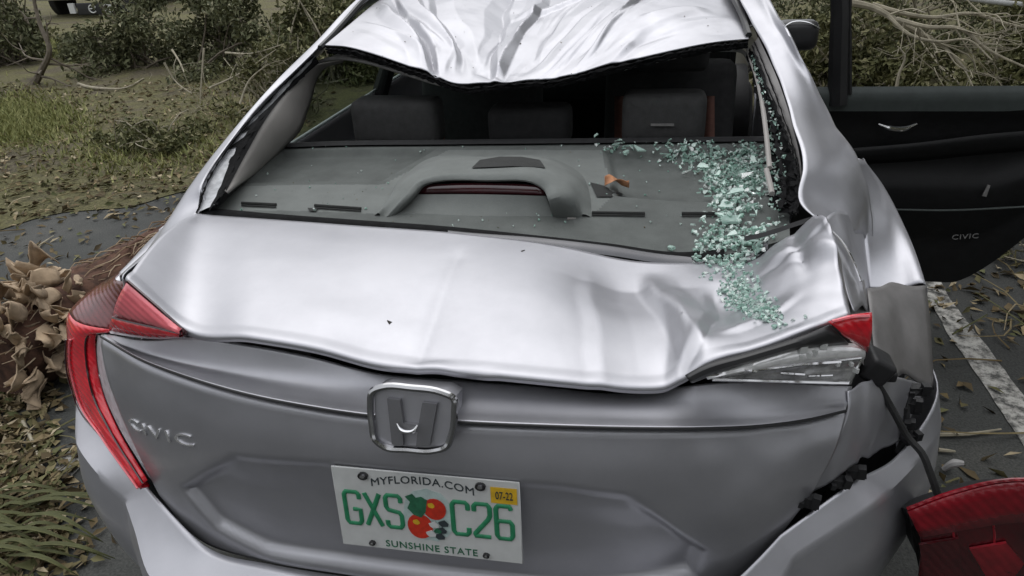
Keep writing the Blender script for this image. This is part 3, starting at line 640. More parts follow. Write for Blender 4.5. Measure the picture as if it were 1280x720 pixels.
def ell(cx, cy, rx, ry_, nn=20, w=0): return [(cx+rx*math.cos(2*math.pi*i/nn)*(1+w*math.sin(5*i)), cy+ry_*math.sin(2*math.pi*i/nn)*(1+w*math.cos(3*i))) for i in range(nn)]
U_ = pw_/.305                              # plate units -> metres
STROKES = {'G': [[(1, .80), (1, .93), (.86, 1), (.14, 1), (0, .90), (0, .10), (.14, 0), (.86, 0), (1, .10), (1, .46), (.52, .46)]], 'X': [[(0, 0), (1, 1)], [(0, 1), (1, 0)]],
 'S': [[(1, .80), (1, .92), (.86, 1), (.14, 1), (0, .90), (0, .64), (.14, .54), (.86, .48), (1, .38), (1, .10), (.86, 0), (.14, 0), (0, .08), (0, .2)]], 'C': [[(1, .78), (1, .92), (.86, 1), (.14, 1), (0, .90), (0, .10), (.14, 0), (.86, 0), (1, .08), (1, .22)]],
 '2': [[(0, .78), (0, .92), (.14, 1), (.86, 1), (1, .90), (1, .66), (.88, .54), (0, .08), (0, 0), (1, 0)]], '6': [[(.95, .9), (.86, 1), (.14, 1), (0, .90), (0, .10), (.14, 0), (.86, 0), (1, .10), (1, .44), (.86, .54), (.14, .54), (0, .46)]]}
def plate_char(ch, cx):
    parts_ = []
    for st in STROKES[ch]:
        P_ = np.array([(cx-.0125+.025*x, -.030+.062*y, 0.) for x, y in st]); d_ = []
        for A_, B_ in zip(P_[:-1], P_[1:]): d_ += [A_*(1-t_)+B_*t_ for t_ in (0, .5)]
        v_, f_ = tube(np.array(d_+[P_[-1]]), .0040, 8, smoothp=False); v_[:, 2] *= .45; parts_.append((v_, f_))
    o_ = mesh('plate_character', parts_, 'plate_green'); o_.data.transform(Matrix.Diagonal((U_, U_, 1, 1))); o_.data.transform(Matrix.Translation((0, 0, .0022))); o_.data.transform(PB); kid(o_, plate)
for ch, x in zip('GXSC26', (-.124, -.089, -.054, .056, .091, .126)): plate_char(ch, x)
pk_('plate_picture', flat(ell(.004, 0, .043, .05, 24, .04)), 'plate_mist', (0, 0), U_, U_, .0016)
pk_('orange', flat(ell(-.012, -.022, .021, .024), .001), 'plate_orange', (0, 0), U_, U_, .0024)
pk_('orange', flat(ell(.015, .014, .0185, .020), .001), 'plate_orange', (0, 0), U_, U_, .0026)
pk_('orange_leaf', flat([(-.03, .012), (-.022, .03), (-.006, .036), (.004, .03), (.0, .008), (-.008, -.004), (-.02, .0)], .001), 'plate_leaf', (0, 0), U_, U_, .003)
pk_('orange_leaf', flat([(-.032, .034), (-.02, .04), (-.012, .03), (-.024, .024)], .001), 'plate_leaf', (0, 0), U_, U_, .0031)
for cx, cy in ((.012, -.016), (.024, -.026), (.006, -.034), (.02, -.038), (.028, -.012)):
    pk_('blossom', flat(ell(cx, cy, .008, .006, 9, .2), .001), 'plate_white' if cx < .02 else 'plate_dark', (0, 0), U_, U_, .0036 if cx < .02 else .0034)
pk_('blossom', flat(ell(.018, -.027, .006, .005, 7, .3), .001), 'plate_leaf', (0, 0), U_, U_, .0038)
me = text_mesh('MYFLORIDA.COM', .021, .0006, spacing=1.05)
for v in me.vertices: v.co.y -= 1.7*v.co.x**2
pk_('plate_heading', me, 'plate_dark', (-.003*U_, .0645*U_), .98*U_, .95*U_)
for cx, cy in ((-.018, -.014), (.010, .021)): pk_('orange_sheen', flat(ell(cx, cy, .006, .005, 10, .1), .0004), 'plate_yellow', (0, 0), U_*.98, U_, .0033)
pk_('plate_footer', text_mesh('SUNSHINE STATE', .0185, .0006, spacing=1.1), 'plate_leaf', (.002*U_, -.0655*U_), 1.0*U_, U_)
pk_('sticker', flat([(.107, .037), (.148, .037), (.148, .066), (.107, .066)]), 'plate_yellow', (0, 0), U_, U_, .002)
pk_('sticker_lettering', text_mesh('07-22', .020, .0005), 'plate_dark', (.128*U_, .051*U_), .6*U_, U_, .0030)
for x, y, rr in ((-.098, .066, .0085), (.092, .066, .0085), (-.098, -.066, .0055), (.094, -.066, .0055)):
    pk_('bolt', flat(ell(x, y, rr, rr*.8, 12), .004), 'dark_chrome' if rr > .007 else 'black_trim', (0, 0), U_, U_, .002)
    pk_('bolt_head', flat(ell(x, y+.001, rr*.5, rr*.35, 8), .004), 'chrome', (0, 0), U_, U_, .004)
kid(rbox('plate_light', AC(438, 580, .085), (.045, .02, .008), 'black_plastic', bev=.003))

# ================================================================== INSIDE THE CAR
inside_px0 = [(256, 266), (350, 273), (480, 283), (630, 295), (760, 308), (860, 318), (950, 305), (990, 280)]
inside_px1 = [(346, 186), (430, 183), (540, 182), (640, 181), (740, 180), (850, 179), (960, 178), (985, 178)]
s0 = np.array([AY(x, y, .560)+V3(0, 0, -.006) for x, y in inside_px0]); s1 = np.array([AZ(x, y, 1.035) for x, y in inside_px1])
s0[:, 2] = np.minimum(s0[:, 2], 1.032)
SH = surf(np.array([s0, s0*.66+s1*.34, s0*.33+s1*.67, s1]), 56, 36)
cup = [[(352, 187), (548, 184), (476, 224), (300, 228)], [(757, 186), (955, 182), (958, 240), (770, 232)]]
for pol in cup:
    pp = np.array([AZ(x, y, 1.035)[:2] for x, y in pol]); s_ = sdpoly(SH.reshape(-1, 3)[:, :2], pp).reshape(SH.shape[:2]); SH[..., 2] -= .018*sstep(-.004, .02, s_)
kd = np.zeros((SH.shape[0]-1, SH.shape[1]-1), bool); plat = np.array([AZ(x, y, 1.035)[:2] for x, y in ((560, 187), (752, 186), (766, 232), (745, 250), (470, 262), (290, 262), (268, 262), (300, 232), (478, 228))])
mc = (SH[:-1, :-1]+SH[1:, 1:])/2; kd = (sdpoly(mc.reshape(-1, 3)[:, :2], plat) > 0).reshape(kd.shape)
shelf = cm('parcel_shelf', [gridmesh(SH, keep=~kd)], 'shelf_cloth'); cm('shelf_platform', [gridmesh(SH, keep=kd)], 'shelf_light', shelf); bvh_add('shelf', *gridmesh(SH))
ledge_ = np.array([s1+V3(0, -.01, .006), s1+V3(0, .02, .01), s1+V3(0, .05, -.03), s1+V3(0, .06, -.5)])
cm('seat_back', [gridmesh(surf(ledge_, 3, 4))], 'seat_cloth')
def on_shelf(px, dzz=0., key='shelf'):
    o_ = []
    for x, y in px:
        h = hit(x, y, key, *(['mound'] if 'mound' in SURF else [])); o_.append(np.array(h[0])+V3(0, -dzz*.6, dzz) if h else AZ(x, y, 1.03))
    return np.array(o_)
# high-level brake light in its arched housing
brake = empty('high_brake_light'); kid(brake)
def bk_(name, parts, mat, **kw): o = mesh(name, parts, mat, None, **kw); o.parent = brake; return o
by = .70
Ao = np.array([on_shelf([(480, 271)], -.003)[0], AY(503, 247, .655), AY(520, 228, by), AY(542, 219, by+.02), AY(610, 215, by+.03), AY(672, 217, by+.03), AY(694, 228, by+.01), AY(706, 246, .66), on_shelf([(717, 272)], -.003)[0]])
Ai = np.array([on_shelf([(490, 270)], -.003)[0], AY(511, 248, .65), AY(527, 232, by-.01), AY(548, 226, by), AY(610, 225, by), AY(664, 227, by), AY(680, 236, by-.01), AY(687, 250, .65), on_shelf([(693, 271)], -.003)[0]])
Ab = on_shelf([(466, 270), (484, 246), (496, 226), (530, 199), (605, 194), (690, 196), (724, 214), (738, 240), (742, 272)], -.003)
Am = Ao*.55+Ab*.45+V3(0, 0, .010)
MO = surf(np.array([Ab, Am, Ao, (Ao+Ai)/2+V3(0, -.004, .004), Ai, Ai+V3(0, .03, -.012)]), 4, 6)
bk_('housing', [gridmesh(MO)], 'shelf_light'); bvh_add('mound', *gridmesh(MO))
bk_('brake_lens', [gridmesh(strip(np.array([AY(524, 231, by+.012), AY(608, 229, by+.012), AY(682, 232, by+.012)]), np.array([AY(520, 243, by+.004), AY(608, 243, by+.004), AY(686, 245, by+.004)]), bulge=.004, rows=4))], 'lens_dark_red', thick=.003)
bk_('housing_front', [gridmesh(strip(np.array([AY(512, 243, by-.005), AY(608, 243, by-.005), AY(682, 245, by-.005)]), on_shelf([(494, 270), (608, 273), (691, 272)], -.004), bulge=-.006, rows=4))], 'shelf_light')
for pol in ([(738, 229), (754, 233), (780, 244), (764, 247), (746, 247)], [(590, 211), (600, 201), (625, 197), (652, 197), (675, 201), (682, 211), (640, 209)], [(385, 261), (398, 261), (396, 265), (388, 265)]):  # dark wedge is painted shadow beside the brake housing, the oval a recess
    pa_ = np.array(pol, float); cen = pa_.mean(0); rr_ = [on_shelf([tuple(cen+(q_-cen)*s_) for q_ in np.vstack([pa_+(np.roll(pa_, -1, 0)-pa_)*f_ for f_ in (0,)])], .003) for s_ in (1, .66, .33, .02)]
    G_ = np.array(rr_); G_ = np.concatenate([G_, G_[:, :1]], 1); cm('shelf_recess_and_shadow', [gridmesh(G_)], 'shelf_dark')
for a, b_ in (((303, 255), (346, 257)), ((394, 258), (452, 262)), ((740, 267), (806, 268)), ((852, 268), (896, 268))):
    P_ = on_shelf([a, b_], .003); cm('vent_slot', [tube([P_[0], P_[1]], .0035, 6, smoothp=False)], 'shelf_dark')
    P_ = on_shelf([(a[0], a[1]+3), (b_[0], b_[1]+3)], .003); cm('vent_slot', [tube([P_[0], P_[1]], .002, 6, smoothp=False)], 'shelf_dark')
# pale trim on the left pillar
To = np.array([AY(281, 240, .60), AY(306, 193, .765), AY(331, 149, .905), AY(360, 112, 1.065), AY(396, 80, 1.21), AY(424, 75, 1.24)])
Ti = np.array([AY(283, 241, .62), AY(350, 188, 1.02), AY(373, 165, 1.10), AY(386, 132, 1.20), AY(406, 84, 1.30), AY(428, 77, 1.30)])
cm('pillar_trim', [gridmesh(strip(To, Ti, bulge=.02, rows=6, dirv=(.6, -.6, .2)))], 'pillar_trim', thick=.003)
# seats
def headrest(x0, x1, y0, y1, Y_, mat='seat_cloth', nm='rear_headrest'):
    a = AY(x0, y1, Y_); b_ = AY(x1, y0, Y_); c = (a+b_)/2
    o_ = kid(rbox(nm, c+V3(0, .05, 0), (b_[0]-a[0], .10, b_[2]-a[2]), mat, bev=.03, seg=4)); return o_
headrest(442, 543, 127, 184, 1.20, 'seat_back'); headrest(610, 712, 136, 184, 1.20); headrest(776, 886, 119, 182, 1.20, 'seat_back')
cm('headrest_stitching', [box(AY(828, 156, 1.195), (.06, .004, .006))], 'grey_edge')
for x0, x1 in ((770, 778), (884, 890), (545, 556)):
    a = AY((x0+x1)/2, 120 if x0 > 600 else 150, 1.5); b_ = AY((x0+x1)/2, 182, 1.35)
    cm('seat_belt', [gridmesh(strip(np.array([a+V3(-.014, 0, 0), b_+V3(-.014, 0, 0)]), np.array([a+V3(.014, 0, 0), b_+V3(.014, 0, 0)]), rows=1))], 'belt_web', thick=.002)
for sx in (-.38, .38):
    seat = kid(rbox('front_seat', (sx, 2.15, .72), (.50, .16, .66), 'seat_cloth', bev=.06, rot=Matrix.Rotation(-.25, 3, 'X')))
    kid(rbox('seat_cushion', (sx, 2.5, .36), (.50, .52, .16), 'seat_cloth', bev=.05), seat)
    kid(rbox('headrest', (sx, 2.04, 1.12), (.26, .10, .17), 'seat_cloth', bev=.035), seat)
kid(rbox('rear_seat', (0, 1.45, .38), (1.3, .52, .2), 'seat_cloth', bev=.05))
kid(rbox('dashboard', (0, 3.22, .86), (1.36, .5, .36), 'black_plastic', bev=.08))
cm('firewall', [box((0, 3.5, .56), (1.5, .04, .76))], 'black_plastic')
cm('cabin_floor', [box((0, 2.4, .24), (1.56, 3.3, .04))], 'black_plastic')
cm('rear_view_mirror', [box(AY(797, 98, 2.75), (.13, .03, .030))], 'dark_chrome')
cm('mirror_glass', [box(AY(797, 99, 2.732), (.12, .004, .022))], 'chrome')
for x, y in ((718, 122), (762, 122)): cm('vent_knob', [box(AY(x, y, 3.0), (.022, .01, .022))], 'chrome')
cm('steering_wheel', [tube([V3(-.38+.18*math.cos(t_), 2.86+.06*math.sin(t_), .90+.17*math.sin(t_)) for t_ in np.linspace(0, 2*math.pi, 22)], .014, 8, n=1)], 'black_plastic')

# ================================================================== REST OF THE BODY
m, n, b = nmat('window_glass'); n.nodes.remove(b); o_ = n.nodes['Material Output']
tr_ = n.nodes.new('ShaderNodeBsdfTransparent'); tr_.inputs[0].default_value = (.40, .47, .43, 1); gl = n.nodes.new('ShaderNodeBsdfGlossy'); gl.inputs['Roughness'].default_value = .02; fr = n.nodes.new('ShaderNodeFresnel'); fr.inputs[0].default_value = 1.45; mx = n.nodes.new('ShaderNodeMixShader')
n.links.new(fr.outputs[0], mx.inputs[0]); n.links.new(tr_.outputs[0], mx.inputs[1]); n.links.new(gl.outputs[0], mx.inputs[2]); n.links.new(mx.outputs[0], o_.inputs['Surface'])
def sideX(Y_, Z_):
    base = np.interp(Z_, [.22, .4, .7, .85, .96], [.83, .868, .882, .868, .815])
    tp = np.where(Y_ < .95, 1-.10*((.95-Y_)/.6)**2, 1.0); tp = np.where(Y_ > 3.7, 1-.16*((Y_-3.7)/.8)**2, tp); return base*tp
Yg = np.linspace(.66, 4.45, 96); Zg = np.linspace(.22, .955, 20)
YY, ZZ = np.meshgrid(Yg, Zg, indexing='ij')
yc_ = (YY[:-1, :-1]+YY[1:, 1:])/2; zc_ = (ZZ[:-1, :-1]+ZZ[1:, 1:])/2
for sg in (-1, 1):
    A_ = np.stack([sg*sideX(YY, ZZ), YY, np.where(YY > 3.4, np.minimum(ZZ, .955-.22*np.clip((YY-3.4)/1.05, 0, 1)**1.6), ZZ)], -1)
    keep = ((yc_-1.03)**2+(zc_-.33)**2 > .37**2) & ((yc_-3.73)**2+(zc_-.33)**2 > .37**2)
    if sg > 0: keep &= ~((yc_ > 1.30) & (yc_ < 2.14) & (zc_ > .30)); keep &= ~((yc_ < 1.30) & (zc_ > .86))
    cm('left_flank' if sg < 0 else 'right_flank', [gridmesh(A_, flip=sg < 0, keep=keep)], 'silver_paint', thick=.004)
    for yw in (1.03, 3.73):
        xs = .885*(1 if yw < 3 else .995)
        cm('arch_lip', [tube([V3(sg*(sideX(yw+.37*math.cos(t_), max(.24, .33+.37*math.sin(t_)))+.003), yw+.37*math.cos(t_), .33+.37*math.sin(t_)) for t_ in np.linspace(-.25, math.pi+.25, 20)], .012, 6, n=2)], 'silver_paint')
        cm('wheel_well', [lathe([(sg*.52, .0), (sg*.52, .40), (sg*.84, .40)], 32)], 'black_plastic').location = (0, yw-0.0, .33)
        wh = empty('wheel'); kid(wh); wh.location = (sg*.775, yw, .318)
        def wk(nm, parts, mat): o_ = mesh(nm, parts, mat); o_.parent = wh; return o_
        wk('tyre', [lathe([(-.10, .21), (-.105, .26), (-.10, .305), (-.075, .318), (.075, .318), (.10, .305), (.105, .26), (.10, .21)], 40)], 'rubber')
        wk('rim', [lathe([(-.09, .21), (sg*.03, .19), (sg*.085, .205), (sg*.10, .215)], 40), lathe([(sg*.05, .0), (sg*.055, .05), (sg*.03, .06)], 20)], 'wheel_alloy')
        for k in range(5):
            a0_ = 2*math.pi*k/5
            wk('spoke', [tube([(sg*.05, .03*math.cos(a0_), .03*math.sin(a0_)), (sg*.07, .12*math.cos(a0_), .12*math.sin(a0_)), (sg*.085, .205*math.cos(a0_), .205*math.sin(a0_))], [.024, .02, .03], 6)], 'wheel_alloy')
# left quarter above the belt, B and A pillars, glass
lq = np.array([side1[:5], side1[:5]*V3(0, 1, 0)+np.stack([np.full(5, -.765), np.zeros(5), side1[:5, 2]*.5+.955*.5], 1), np.stack([np.full(5, -.80), side1[:5, 1], np.minimum(.95, side1[:5, 2]-.02)], 1), np.stack([np.full(5, -.845), side1[:5, 1], np.full(5, .85)], 1), np.stack([np.full(5, -.872), np.maximum(side1[:5, 1], .5), np.full(5, .72)], 1)])
cm('left_quarter_panel', [gridmesh(surf(lq, 5, 6))], 'silver_paint', thick=.003)
for sg in (-1, 1):
    cm('door_pillar', [tube([V3(sg*.815, 2.16, .93), V3(sg*.70, 2.13, 1.16), V3(sg*.575, 2.1, 1.38)], [.035, .03, .025], 8)], 'black_trim')
    cm('windscreen_pillar', [tube([V3(sg*.56, 2.3, 1.385), V3(sg*.62, 2.75, 1.27), V3(sg*.72, 3.35, 1.0)], [.03, .03, .035], 8)], 'silver_paint')
    gl_ = [np.array([V3(sg*.80, y_, .955) for y_ in (1.15, 1.6, 2.14)]), np.array([V3(sg*.585, y_, z__) for y_, z__ in ((1.42, 1.31), (1.7, 1.365), (2.1, 1.375))])]
    if sg < 0: cm('side_window', [gridmesh(strip(gl_[0], gl_[1], rows=3))], 'window_glass')
    gl_ = [np.array([V3(sg*.80, y_, .955) for y_ in (2.18, 2.7, 3.3)]), np.array([V3(sg*.58, 2.13, 1.375), V3(sg*.60, 2.5, 1.335), V3(sg*.715, 3.3, 1.03)])]
    cm('side_window', [gridmesh(strip(gl_[0], gl_[1], rows=3))], 'window_glass')
    mir = kid(rbox('wing_mirror', (sg*.985, 3.12, .985), (.20, .12, .14), 'black_trim', bev=.05, seg=4))
    kid(mesh('mirror_rim', [tube([V3(sg*.90, 3.06, 1.02), V3(sg*.95, 3.06, 1.053), V3(sg*1.02, 3.06, 1.05), V3(sg*1.08, 3.06, 1.02)], .004, 6)], 'chrome'), mir)
ws = np.array([[V3(x, 2.44-.0*abs(x), 1.362-.03*abs(x)) for x in (-.5, -.25, 0, .25, .5)], [V3(x*1.36, 3.40-.12*abs(x*2)**2, 1.0) for x in (-.5, -.25, 0, .25, .5)]])
cm('windscreen', [gridmesh(surf(ws, 6, 4))], 'window_glass')
hd = np.array([[V3(x*.72, 3.42-.12*abs(x)**2, 1.0) for x in np.linspace(-1, 1, 7)], [V3(x*.76, 3.9, .93-.03*x*x) for x in np.linspace(-1, 1, 7)], [V3(x*.70, 4.35-.12*x*x, .78-.03*x*x) for x in np.linspace(-1, 1, 7)], [V3(x*.70, 4.48-.2*x*x, .62) for x in np.linspace(-1, 1, 7)], [V3(x*.72, 4.50-.2*x*x, .25) for x in np.linspace(-1, 1, 7)]])
cm('bonnet', [gridmesh(surf(hd, 5, 5), flip=True)], 'silver_paint', thick=.004)

# ---- open right rear door (seen from its inner side)
door = empty('right_rear_door'); kid(door); door['label'] = 'open rear door showing its black inner panel'
def dk_(nm, parts, mat, **kw): o_ = mesh(nm, parts, mat, None, **kw); o_.parent = door; return o_
dY = 2.03
DC = lambda x, y, o_=0.: AY(x, y, dY+o_)
cardL = [DC(1030, 112), DC(1040, 160), DC(1060, 230), DC(1085, 300), DC(1100, 357)]
def col_of(X, zs): return [V3(X, dY+o_, z) for z, o_ in zs]
bot = lambda X: .215+.55*max(0, (X-1.50)/.4)**1.5
Xs = np.linspace(.87, 1.90, 22); cols_ = []
for X in Xs:
    b0 = bot(X); zs = [.975, .955, .90, .86, .80, .70, .66, .62, .50, .47, .40, .30]; of = [.0, -.012, -.01, .004, .008, .004, -.03, -.032, -.01, .0, .0, .004]
    cols_.append([V3(X, dY+o_, b0+(z-.30)*(.975-b0)/(.975-.30)) for z, o_ in zip(zs, of)])
DG = np.array(cols_).transpose(1, 0, 2)
simple('door_card', (.006, .0062, .0065), .6, 0, .25, 30, .2, 200, spec=.25); simple('door_sill', (.045, .055, .052), .6, 0, .15, 30)
dk_('door_card', [gridmesh(surf(DG[2:], 3, 2))], 'door_card'); dk_('door_sill', [gridmesh(surf(DG[:3], 4, 2))], 'door_sill')
ox = DG[[0, -1]].copy(); ox[..., 1] += .11
dk_('door_top', [gridmesh(np.array([DG[0], DG[0]+V3(0, .11, -.03), DG[0]+V3(0, .115, -.05)]))], 'door_sill')
dk_('door_skin', [gridmesh(np.array([DG[0]+V3(0, .115, -.05), (DG[0]+DG[-1])/2+V3(0, .15, 0), DG[-1]+V3(0, .11, 0), DG[-1]]))], 'silver_paint')
fr_pts = [V3(.965, dY, .96), V3(.93, dY, 1.15), V3(.90, dY, 1.33), V3(.97, dY+.02, 1.385), V3(1.25, dY+.02, 1.36), V3(1.6, dY+.02, 1.22), V3(1.88, dY+.02, .97)]
FRM = [(DC(1047, 130), DC(1049, 60), DC(1050, 0), V3(.90, dY, 1.345))]
dk_('window_frame', [tube(np.array(FRM[0]), [.036, .033, .03, .03], 8), tube(fr_pts[2:], .028, 8)], 'black_trim')
dk_('window_seal', [tube(np.array([DC(1062, 118, -.01), DC(1062, 60, -.01), DC(1062, 0, -.01), V3(.945, dY-.01, 1.32)]), .008, 6)], 'rubber')
dk_('door_handle', [tube([DC(1098, 155, -.03), DC(1112, 160, -.035), DC(1130, 161, -.035), DC(1146, 155, -.03)], [.004, .009, .009, .004], 8)], 'chrome')
dk_('armrest', [gridmesh(strip(np.array([DC(1055, 186, -.02), DC(1150, 178, -.05), DC(1230, 168, -.05), DC(1330, 160, -.03)]), np.array([DC(1060, 205, -.01), DC(1150, 200, -.02), DC(1230, 192, -.02), DC(1330, 184, -.01)]), rows=4, bulge=.012))], 'door_card', thick=.004)
dk_('pocket_edge', [tube([DC(1120, 262, -.045), DC(1180, 263, -.05), DC(1290, 258, -.05)], .004, 6)], 'door_sill')
dk_('latch_mark', [prism([(1228, 245), (1235, 231), (1238, 232), (1233, 246)], lambda x, y: DC(x, y, -.05), .004)], 'grey_edge')
me = text_mesh('CIVIC', .05, .001, spacing=1.1); a3, b3 = DC(1190, 297, -.03), DC(1223, 295, -.03)
w_ = max(v.co.x for v in me.vertices)-min(v.co.x for v in me.vertices); me.transform(Matrix.Diagonal((np.linalg.norm(b3-a3)/w_, .55, 1, 1))); xform(me, basis((a3+b3)/2, b3-a3, (0, 0, 1)))
o_ = link('door_lettering', me, 'grey_edge', None, False); o_.parent = door
# ================================================================== GROUND
def island(name, stops, rough=.7, spec=.3):
    m, n, b = nmat(name); setp(b, rough=rough, spec=spec)
    gi = n.nodes.new('ShaderNodeNewGeometry'); r = ramp(n, gi.outputs['Random Per Island'], stops); r.color_ramp.interpolation = 'LINEAR'
    t = noise(n, 35, 3); mxn = n.nodes.new('ShaderNodeMix'); mxn.data_type = 'RGBA'; mxn.blend_type = 'MULTIPLY'; mxn.inputs[0].default_value = .5
    r3 = ramp(n, t.outputs[0], [(.3, (.45, .45, .45)), (.7, (1, 1, 1))])
    n.links.new(r.outputs[0], mxn.inputs[6]); n.links.new(r3.outputs[0], mxn.inputs[7]); n.links.new(mxn.outputs[2], b.inputs['Base Color']); return m
island('bush_leaf', [(0, (0.067, 0.075, 0.030)), (.45, (0.135, 0.143, 0.060)), (.8, (0.194, 0.194, 0.090)), (1, (0.359, 0.329, 0.194))])
island('dark_leaf', [(0, (0.070, 0.079, 0.039)), (.5, (0.131, 0.140, 0.070)), (.85, (0.193, 0.201, 0.105)), (1, (0.385, 0.367, 0.245))])
island('olive_leaf', [(0, (0.063, 0.068, 0.025)), (.5, (0.127, 0.129, 0.051)), (.85, (0.189, 0.184, 0.083)), (1, (0.316, 0.292, 0.164))])
island('litter_leaf', [(0, (0.061, 0.046, 0.025)), (.35, (0.150, 0.109, 0.053)), (.6, (0.096, 0.109, 0.042)), (.85, (0.264, 0.202, 0.109)), (1, (0.456, 0.386, 0.264))], .8)
island('grass_blade', [(0, (0.139, 0.155, 0.054)), (.5, (0.233, 0.248, 0.085)), (1, (0.373, 0.358, 0.155))], .7)
island('frond_leaf', [(0, (.05, .06, .022)), (.6, (.10, .105, .04)), (1, (.20, .18, .09))], .6)
island('palm_boot', [(0, (.14, .085, .045)), (.4, (.28, .20, .125)), (1, (.46, .37, .26))], .8)
simple('boot_scale', (.36, .27, .18), .85, 0, .55, 9, .8, 60)
simple('bark', (.12, .10, .075), .9, 0, .4, 14, 1, 40); simple('pale_bark', (.30, .27, .20), .85, 0, .3, 16, .6, 40); simple('palm_fibre', (.075, .036, .022), .95, 0, .6, 22, 1, 70)
# asphalt with damp patches, grit and fine cracks
m, n, b = nmat('asphalt'); setp(b, rough=.82, spec=.35)
tc = n.nodes.new('ShaderNodeTexCoord')
t1 = noise(n, 1.3, 7, .65, vec=tc.outputs['Object']); t2 = noise(n, 130, 3, .7, vec=tc.outputs['Object'])
r1_ = ramp(n, t1.outputs[0], [(.32, (.034, .035, .033)), (.55, (.055, .057, .054)), (.75, (.085, .083, .075))]); r2_ = ramp(n, t2.outputs[0], [(.35, (.55, .55, .55)), (.68, (1.25, 1.25, 1.22))])
mxn = n.nodes.new('ShaderNodeMix'); mxn.data_type = 'RGBA'; mxn.blend_type = 'MULTIPLY'; mxn.inputs[0].default_value = 1; n.links.new(r1_.outputs[0], mxn.inputs[6]); n.links.new(r2_.outputs[0], mxn.inputs[7]); n.links.new(mxn.outputs[2], b.inputs['Base Color'])
bump(n, b, t2.outputs[0], .6, .006)
# verge: mud, litter stain and grass stain
m, n, b = nmat('verge_soil'); setp(b, rough=.95, spec=.2)
tc = n.nodes.new('ShaderNodeTexCoord')
t1 = noise(n, .9, 8, .7, vec=tc.outputs['Object']); t2 = noise(n, 40, 5, .7, vec=tc.outputs['Object'])
r1_ = ramp(n, t1.outputs[0], [(.35, (.10, .088, .064)), (.5, (.145, .14, .068)), (.62, (.12, .105, .077)), (.75, (.17, .17, .076))]); r2_ = ramp(n, t2.outputs[0], [(.3, (.45, .45, .45)), (.7, (1.4, 1.35, 1.3))])
mxn = n.nodes.new('ShaderNodeMix'); mxn.data_type = 'RGBA'; mxn.blend_type = 'MULTIPLY'; mxn.inputs[0].default_value = 1; n.links.new(r1_.outputs[0], mxn.inputs[6]); n.links.new(r2_.outputs[0], mxn.inputs[7]); n.links.new(mxn.outputs[2], b.inputs['Base Color'])
bump(n, b, t2.outputs[0], 1, .03)
gx = np.array([-400, -40, -12, -6, -2, 2, 6, 12, 40, 400.]); Ag = np.array([[(x, y, 0) for x in gx] for y in gx])
tag(mesh('ground', [gridmesh(Ag)], 'asphalt', smooth=False), kind='structure')
# verge beyond and left of the parking bay: irregular edge, gently uneven
def verge(name, edge_pts, far_pts, nseg=60):
    E_ = spl0(np.array([(x, y, 0) for x, y in edge_pts]), 14); F_ = spl0(np.array([(x, y, 0) for x, y in far_pts]), 14)
    E_[:, :2] += np.stack([noise3(E_*1.0, 9, 31), noise3(E_, 8, 32)], 1)*.10
    A_ = np.array([E_*(1-t_)+F_*t_ for t_ in np.linspace(0, 1, 40)**1.6]); A_[..., 2] = .006+(.035*sstep(0, .12, np.linspace(0, 1, 40)**1.6)[:, None]+.02*(noise3(A_, 1.7, 33)+1)*sstep(0, .05, np.linspace(0, 1, 40)**1.6)[:, None])
    o_ = mesh(name, [gridmesh(A_)], 'verge_soil'); bvh_add('ground', *gridmesh(A_)); return tag(o_, kind='structure')
verge('verge', [(-6.5, -2.0), (-4.6, 1.2), (-3.7, 2.55), (-2.9, 3.25), (-1.6, 4.3), (.4, 5.0), (2.0, 4.1), (3.2, 3.2), (4.2, 1.2), (6, -2.0)], [(-90, -20), (-80, 10), (-60, 40), (-40, 70), (-12, 90), (0, 90), (15, 90), (40, 70), (60, 40), (80, -20)])
bvh_add('ground', np.array([(-60, -60, 0), (60, -60, 0), (60, 60, 0), (-60, 60, 0)]), [(0, 1, 2, 3)])
def painted(name, cx, y0, y1, wd, seed):
    ys = np.arange(y0, y1, .05); L_ = []
    for sgn in (-1, 1):
        e = wd/2*sgn+.010*noise3(np.stack([ys*0+sgn, ys, ys*0], 1), 22, seed+sgn); L_.append(np.stack([cx+e, ys, np.full_like(ys, .0042)], 1))
    A_ = np.array([L_[0], L_[0]*.66+L_[1]*.34, L_[0]*.34+L_[1]*.66, L_[1]])
    kp = np.ones((3, len(ys)-1), bool); kp[:] = True
    return tag(mesh(name, [gridmesh(A_, keep=kp)], 'white_line', smooth=False), kind='structure')
painted('bay_line', 1.585, -2, 4.0, .10, 51)
painted('bay_line_left', -1.555, -1.6, 1.05, .10, 55)

